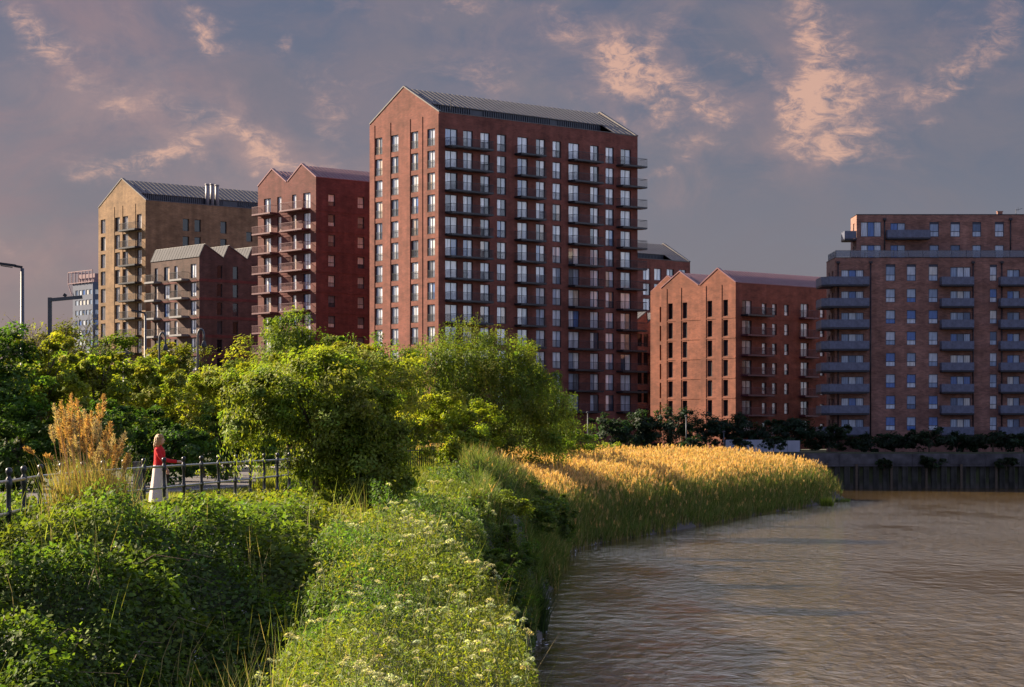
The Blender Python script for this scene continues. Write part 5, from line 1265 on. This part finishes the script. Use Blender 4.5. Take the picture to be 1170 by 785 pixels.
for i in range(len(rings)-1):
    for j in range(n): j2 = (j+1) % n; sk.f.append((i*n+j, (i+1)*n+j, (i+1)*n+j2, i*n+j2)); sk.m.append(0); sk.sm.append(True)
sk.build('skirt', pmat('cream_cotton', (.66, .56, .50), .9, 0, .06, 10, .2, .2, 60), per)
hr = MB()
loft(hr, [((-.045, 0, 1.335), .04, .10, Z), ((-.055, 0, 1.40), .065, .115, Z), ((-.04, 0, 1.47), .085, .112, Z), ((-.015, 0, 1.54), .105, .105, Z), ((.0, 0, 1.60), .112, .098, Z), ((.005, 0, 1.655), .088, .08, Z), ((.0, 0, 1.685), .045, .045, Z)])
for i in range(26):
    t = random.uniform(.9, 2*math.pi-.9); r0 = .098; c, s_ = math.cos(t), math.sin(t)
    limb(hr, [(c*r0*.9, s_*r0*.95, 1.62), (c*r0*1.15-.01, s_*r0*1.12, 1.52), (c*r0*1.1-.03, s_*r0*1.2, 1.42), (c*r0*.8-.05, s_*r0*1.0, 1.33+random.uniform(-.02, .03))], [.016, .018, .016, .008], 8)
remesh(hr, 'hair', pmat('blonde_hair', (.36, .20, .065), .45, 0, .3, 25, .5, .5, 60), .009, per, 2)
sh = MB()
for s in (-1, 1): limb(sh, [(-.05, s*.085, .032), (.03, s*.088, .036), (.11, s*.092, .03), (.18, s*.093, .022)], [.036, .042, .042, .026])
remesh(sh, 'shoes', pmat('tan_leather', (.25, .13, .07), .5), .01, per, 2)
# ------------------------------------------------------------------ light, sky, camera
SUN = Vector((-.90, .44, 0)).normalized(); ELEV = R(27)
sd = Vector((SUN.x*math.cos(ELEV), SUN.y*math.cos(ELEV), math.sin(ELEV)))
sl = bpy.data.lights.new('sun', 'SUN'); sl.energy = 5.0; sl.angle = R(.5); sl.color = (1, .82, .60)
so = bpy.data.objects.new('sun', sl); COL.objects.link(so); so.rotation_euler = sd.to_track_quat('Z', 'Y').to_euler()

w = bpy.data.worlds.new('World'); sc.world = w; w.use_nodes = True; nt = w.node_tree; nt.nodes.clear()
def val(x): return x
def mth(op, a, b=None, c=None, clamp=False):
    n = N(nt, 'ShaderNodeMath', operation=op); n.use_clamp = clamp
    for i, q in enumerate((a, b, c)):
        if q is None: continue
        if isinstance(q, (int, float)): n.inputs[i].default_value = q
        else: L(nt, q, n.inputs[i])
    return n.outputs[0]
def mixc(f, a, b):
    n = N(nt, 'ShaderNodeMixRGB')
    for i, q in enumerate((f, a, b)):
        if isinstance(q, (int, float)): n.inputs[i].default_value = q
        elif isinstance(q, tuple): n.inputs[i].default_value = (*q, 1)
        else: L(nt, q, n.inputs[i])
    return n.outputs[0]
def srgb(r, g, b, k=1.0):
    f = lambda c: (c/255/12.92 if c/255 <= .04045 else ((c/255+.055)/1.055)**2.4)*k
    return (f(r), f(g), f(b))
EXPO = 1.65; K = 2**-EXPO
out = N(nt, 'ShaderNodeOutputWorld')
tc = N(nt, 'ShaderNodeTexCoord'); dv = tc.outputs['Generated']; sx = N(nt, 'ShaderNodeSeparateXYZ'); L(nt, dv, sx.inputs[0]); X, Y, Zc = sx.outputs
ys_f = mth('MAXIMUM', Y, .08)
U = mth('MULTIPLY', mth('DIVIDE', X, ys_f), 24.8); Vv = mth('MULTIPLY', mth('DIVIDE', Zc, ys_f), 24.8)
uv = N(nt, 'ShaderNodeCombineXYZ'); L(nt, U, uv.inputs[0]); L(nt, Vv, uv.inputs[1]); UV = uv.outputs[0]
def noise(scale, detail=6, rough=.55, sx_=1, sy_=1, rot=0, dist=0, off=0, color=False):
    mp = N(nt, 'ShaderNodeMapping'); mp.inputs['Scale'].default_value = (sx_, sy_, 1); mp.inputs['Rotation'].default_value = (0, 0, R(rot)); mp.inputs['Location'].default_value = (off, off*.7, 0); L(nt, UV, mp.inputs[0])
    n = N(nt, 'ShaderNodeTexNoise'); n.inputs['Scale'].default_value = scale; n.inputs['Detail'].default_value = detail; n.inputs['Roughness'].default_value = rough; n.inputs['Distortion'].default_value = dist
    L(nt, mp.outputs[0], n.inputs['Vector']); return n.outputs['Color'] if color else n.outputs['Fac']
# ragged edges: bend the cloud positions by noise
wc = noise(.9, 5, .6, color=True); sb = N(nt, 'ShaderNodeVectorMath', operation='SUBTRACT'); L(nt, wc, sb.inputs[0]); sb.inputs[1].default_value = (.5, .5, .5)
sc1 = N(nt, 'ShaderNodeVectorMath', operation='MULTIPLY_ADD'); L(nt, sb.outputs[0], sc1.inputs[0]); sc1.inputs[1].default_value = (1.7, 1.4, 0); L(nt, UV, sc1.inputs[2]); WUV = sc1.outputs[0]
def blobs(lst):
    tot = None
    for px, py, rx, ry, ang, amp in lst:
        mp = N(nt, 'ShaderNodeMapping', vector_type='TEXTURE'); mp.inputs['Location'].default_value = ((px-585)/100, (500-py)/100, 0); mp.inputs['Rotation'].default_value = (0, 0, R(ang)); mp.inputs['Scale'].default_value = (rx/100, ry/100, 1)
        L(nt, WUV, mp.inputs[0]); d = N(nt, 'ShaderNodeVectorMath', operation='DOT_PRODUCT'); L(nt, mp.outputs[0], d.inputs[0]); L(nt, mp.outputs[0], d.inputs[1])
        e = mth('POWER', .3679, d.outputs['Value']); tot = mth('MULTIPLY', e, amp) if tot is None else mth('MULTIPLY_ADD', e, amp, tot)
    return tot
warm = blobs([(52, 38, 62, 20, -30, 1.0), (235, 36, 38, 20, -35, 1.0), (165, 108, 46, 22, -25, .65), (178, 182, 60, 16, 5, 1.1), (255, 148, 64, 26, -10, .75), (325, 52, 15, 15, 0, .85), (385, 115, 32, 36, 0, .75), (320, 172, 56, 18, -10, .85), (105, 182, 46, 18, 0, .55), (345, 210, 60, 16, 5, .4),
              (510, 10, 40, 12, 0, .7), (562, 100, 34, 16, -10, .75), (648, 38, 40, 22, 25, .8), (690, 85, 42, 34, 50, 1.35), (735, 45, 44, 20, 35, .85), (762, 92, 50, 28, -25, 1.2), (800, 128, 30, 22, 10, .7), (722, 135, 12, 8, 0, .6), (757, 186, 20, 9, -20, .6), (803, 168, 30, 10, 15, .6),
              (850, 60, 36, 14, -25, .5), (905, 110, 30, 60, -15, 1.0), (955, 110, 58, 60, 0, 1.1), (940, 30, 42, 60, 15, .85), (955, 165, 70, 18, 5, .6), (1058, 148, 18, 9, 20, .5), (1085, 92, 80, 20, 28, .85), (1140, 30, 34, 30, 35, .5), (100, 285, 30, 14, 0, .3), (15, 275, 26, 14, 0, .45), (600, 10, 60, 10, 0, .35)])
dark = blobs([(110, 230, 130, 40, -8, .8), (330, 110, 90, 40, -20, .5), (280, 95, 60, 30, -30, .5), (460, 60, 80, 40, 0, .4), (80, 130, 80, 30, -25, .5), (40, 330, 100, 40, 0, .5), (880, 190, 120, 30, 10, .3), (1050, 40, 60, 60, 0, .45), (820, 40, 30, 40, 0, .4)])
lump = noise(1.3, 9, .64, 1, 1.35, 24, .7, 3); fine = noise(3.4, 9, .70, 1, 2.1, 38, .8, 9)
lm = mth('MULTIPLY_ADD', mth('SUBTRACT', lump, .5), 2.2, mth('MULTIPLY_ADD', mth('SUBTRACT', fine, .5), 2.6, .72))
# thin lit wisps all over the upper sky
wis = noise(.8, 9, .68, 1, 2.2, 40, 1.0, 33); mw_ = N(nt, 'ShaderNodeMapRange', interpolation_type='SMOOTHSTEP'); mw_.inputs[1].default_value = .48; mw_.inputs[2].default_value = .74; L(nt, wis, mw_.inputs[0])
mh_ = N(nt, 'ShaderNodeMapRange', interpolation_type='SMOOTHSTEP'); mh_.inputs[1].default_value = 1.6; mh_.inputs[2].default_value = 3.8; L(nt, Vv, mh_.inputs[0])
wf_ = mth('MULTIPLY_ADD', mth('MULTIPLY', mw_.outputs[0], mh_.outputs[0]), .42, mth('MULTIPLY', warm, mth('MAXIMUM', lm, .03)))
mrw = N(nt, 'ShaderNodeMapRange', interpolation_type='SMOOTHSTEP'); mrw.inputs[1].default_value = .02; mrw.inputs[2].default_value = 1.3; L(nt, wf_, mrw.inputs[0]); WARM = mrw.outputs[0]
# broken general cloud layer behind the lit patches
gen = noise(.55, 8, .6, 1, 1.8, 14, .6, 21); mrg = N(nt, 'ShaderNodeMapRange', interpolation_type='SMOOTHSTEP'); mrg.inputs[1].default_value = .36; mrg.inputs[2].default_value = .66; L(nt, gen, mrg.inputs[0]); GEN = mrg.outputs[0]
cr = N(nt, 'ShaderNodeValToRGB'); L(nt, mth('DIVIDE', Vv, 5.5), cr.inputs[0]); el = cr.color_ramp.elements
stops = [(0, srgb(140, 131, 137, K)), (.3, srgb(122, 118, 129, K)), (.6, srgb(100, 103, 122, K)), (1, srgb(78, 90, 118, K))]
while len(el) < len(stops): el.new(.5)
for e, (p_, c_) in zip(el, stops): e.position = p_; e.color = (*c_, 1)
left = N(nt, 'ShaderNodeMapRange', interpolation_type='SMOOTHSTEP'); left.inputs[1].default_value = 1.0; left.inputs[2].default_value = -6.0; L(nt, U, left.inputs[0])
low = N(nt, 'ShaderNodeMapRange', interpolation_type='SMOOTHSTEP'); low.inputs[1].default_value = 5.0; low.inputs[2].default_value = 1.0; L(nt, Vv, low.inputs[0])
base = mixc(mth('MULTIPLY', left.outputs[0], mth('MULTIPLY_ADD', low.outputs[0], .45, .12)), cr.outputs[0], srgb(152, 122, 120, K))
base = mixc(mth('MULTIPLY', GEN, .85), base, mixc(left.outputs[0], srgb(116, 110, 122, K), srgb(142, 114, 120, K)))
base = mixc(mth('MULTIPLY', dark, mth('MULTIPLY_ADD', lump, .9, .2), clamp=True), base, srgb(100, 100, 116, K))
soft = blobs([(150, 110, 150, 60, -20, .9), (330, 190, 130, 50, -10, .8), (110, 290, 110, 40, 0, .8), (560, 60, 110, 50, 20, .5), (730, 90, 120, 70, 30, .9), (930, 110, 110, 90, 20, .9), (1100, 70, 90, 50, 30, .5), (820, 190, 110, 30, 8, .6)])
sl_ = noise(.9, 8, .62, 1, 1.5, 20, .6, 51); sm2 = N(nt, 'ShaderNodeMapRange', interpolation_type='SMOOTHSTEP'); sm2.inputs[1].default_value = .34; sm2.inputs[2].default_value = .66; L(nt, sl_, sm2.inputs[0])
base = mixc(mth('MULTIPLY', mth('MULTIPLY', soft, sm2.outputs[0]), .6, clamp=True), base, srgb(166, 133, 130, K))
front = mixc(mth('MULTIPLY', WARM, .9), base, mixc(WARM, srgb(165, 134, 134, K), srgb(222, 172, 148, K)))
# the rest of the sky, behind and overhead: bright broken cloud on blue
n3 = N(nt, 'ShaderNodeTexNoise'); n3.inputs['Scale'].default_value = 3.2; n3.inputs['Detail'].default_value = 7; L(nt, dv, n3.inputs['Vector'])
mr3 = N(nt, 'ShaderNodeMapRange', interpolation_type='SMOOTHSTEP'); mr3.inputs[1].default_value = .42; mr3.inputs[2].default_value = .62; L(nt, n3.outputs['Fac'], mr3.inputs[0])
back = mixc(mr3.outputs[0], (.075, .088, .180), (.125, .128, .195))
bz = N(nt, 'ShaderNodeMapRange', interpolation_type='SMOOTHSTEP'); bz.inputs[1].default_value = .34; bz.inputs[2].default_value = .16; L(nt, Zc, bz.inputs[0])
bx = N(nt, 'ShaderNodeMapRange', interpolation_type='SMOOTHSTEP'); bx.inputs[1].default_value = .55; bx.inputs[2].default_value = .95; L(nt, X, bx.inputs[0])
back = mixc(mth('MULTIPLY', bz.outputs[0], bx.outputs[0]), back, (.42, .46, .58))     # bright bank added out of view opposite the sun, for window reflections
# bright band added above the view so the ripples catch glints
hb_ = N(nt, 'ShaderNodeMapRange', interpolation_type='SMOOTHSTEP'); hb_.inputs[1].default_value = .21; hb_.inputs[2].default_value = .40; L(nt, Zc, hb_.inputs[0])
ht_ = N(nt, 'ShaderNodeMapRange', interpolation_type='SMOOTHSTEP'); ht_.inputs[1].default_value = .62; ht_.inputs[2].default_value = .42; L(nt, Zc, ht_.inputs[0])
high = mixc(ht_.outputs[0], (.12, .14, .20), mixc(mr3.outputs[0], (.42, .46, .58), (.95, .95, 1.0)))
front = mixc(hb_.outputs[0], front, high)
fr = N(nt, 'ShaderNodeMapRange', interpolation_type='SMOOTHSTEP'); fr.inputs[1].default_value = .45; fr.inputs[2].default_value = .88; L(nt, Y, fr.inputs[0])
cloud = mixc(fr.outputs[0], back, front)
sky = N(nt, 'ShaderNodeTexSky', sky_type='NISHITA'); sky.sun_disc = False; sky.sun_elevation = ELEV; sky.sun_rotation = math.atan2(sd.x, sd.y); sky.air_density = 1.0; sky.dust_density = 1.5
b1 = N(nt, 'ShaderNodeBackground'); L(nt, sky.outputs[0], b1.inputs[0]); b1.inputs[1].default_value = .05
b2 = N(nt, 'ShaderNodeBackground'); L(nt, cloud, b2.inputs[0]); b2.inputs[1].default_value = 1.0
cov = mth('MULTIPLY_ADD', fr.outputs[0], .12, .80)
ms = N(nt, 'ShaderNodeMixShader'); L(nt, cov, ms.inputs[0]); L(nt, b1.outputs[0], ms.inputs[1]); L(nt, b2.outputs[0], ms.inputs[2]); L(nt, ms.outputs[0], out.inputs[0])

cam = bpy.data.cameras.new('camera'); co = bpy.data.objects.new('camera', cam); COL.objects.link(co)
co.location = (0, 0, EYE); co.rotation_euler = (R(90), 0, 0); cam.sensor_width = 36; cam.sensor_fit = 'HORIZONTAL'; cam.lens = F/1170*36
cam.shift_y = (HY-392.5)/1170; cam.clip_start = .5; cam.clip_end = 9000; sc.camera = co
vs = sc.view_settings; vs.view_transform = 'Standard'; vs.look = 'None'; vs.exposure = EXPO; vs.gamma = 1; vs.use_curve_mapping = False
sc.render.engine = 'CYCLES'; sc.cycles.use_denoising = True; sc.cycles.max_bounces = 6; sc.cycles.diffuse_bounces = 3; sc.cycles.glossy_bounces = 3; sc.cycles.transmission_bounces = 4; sc.cycles.sample_clamp_indirect = 6
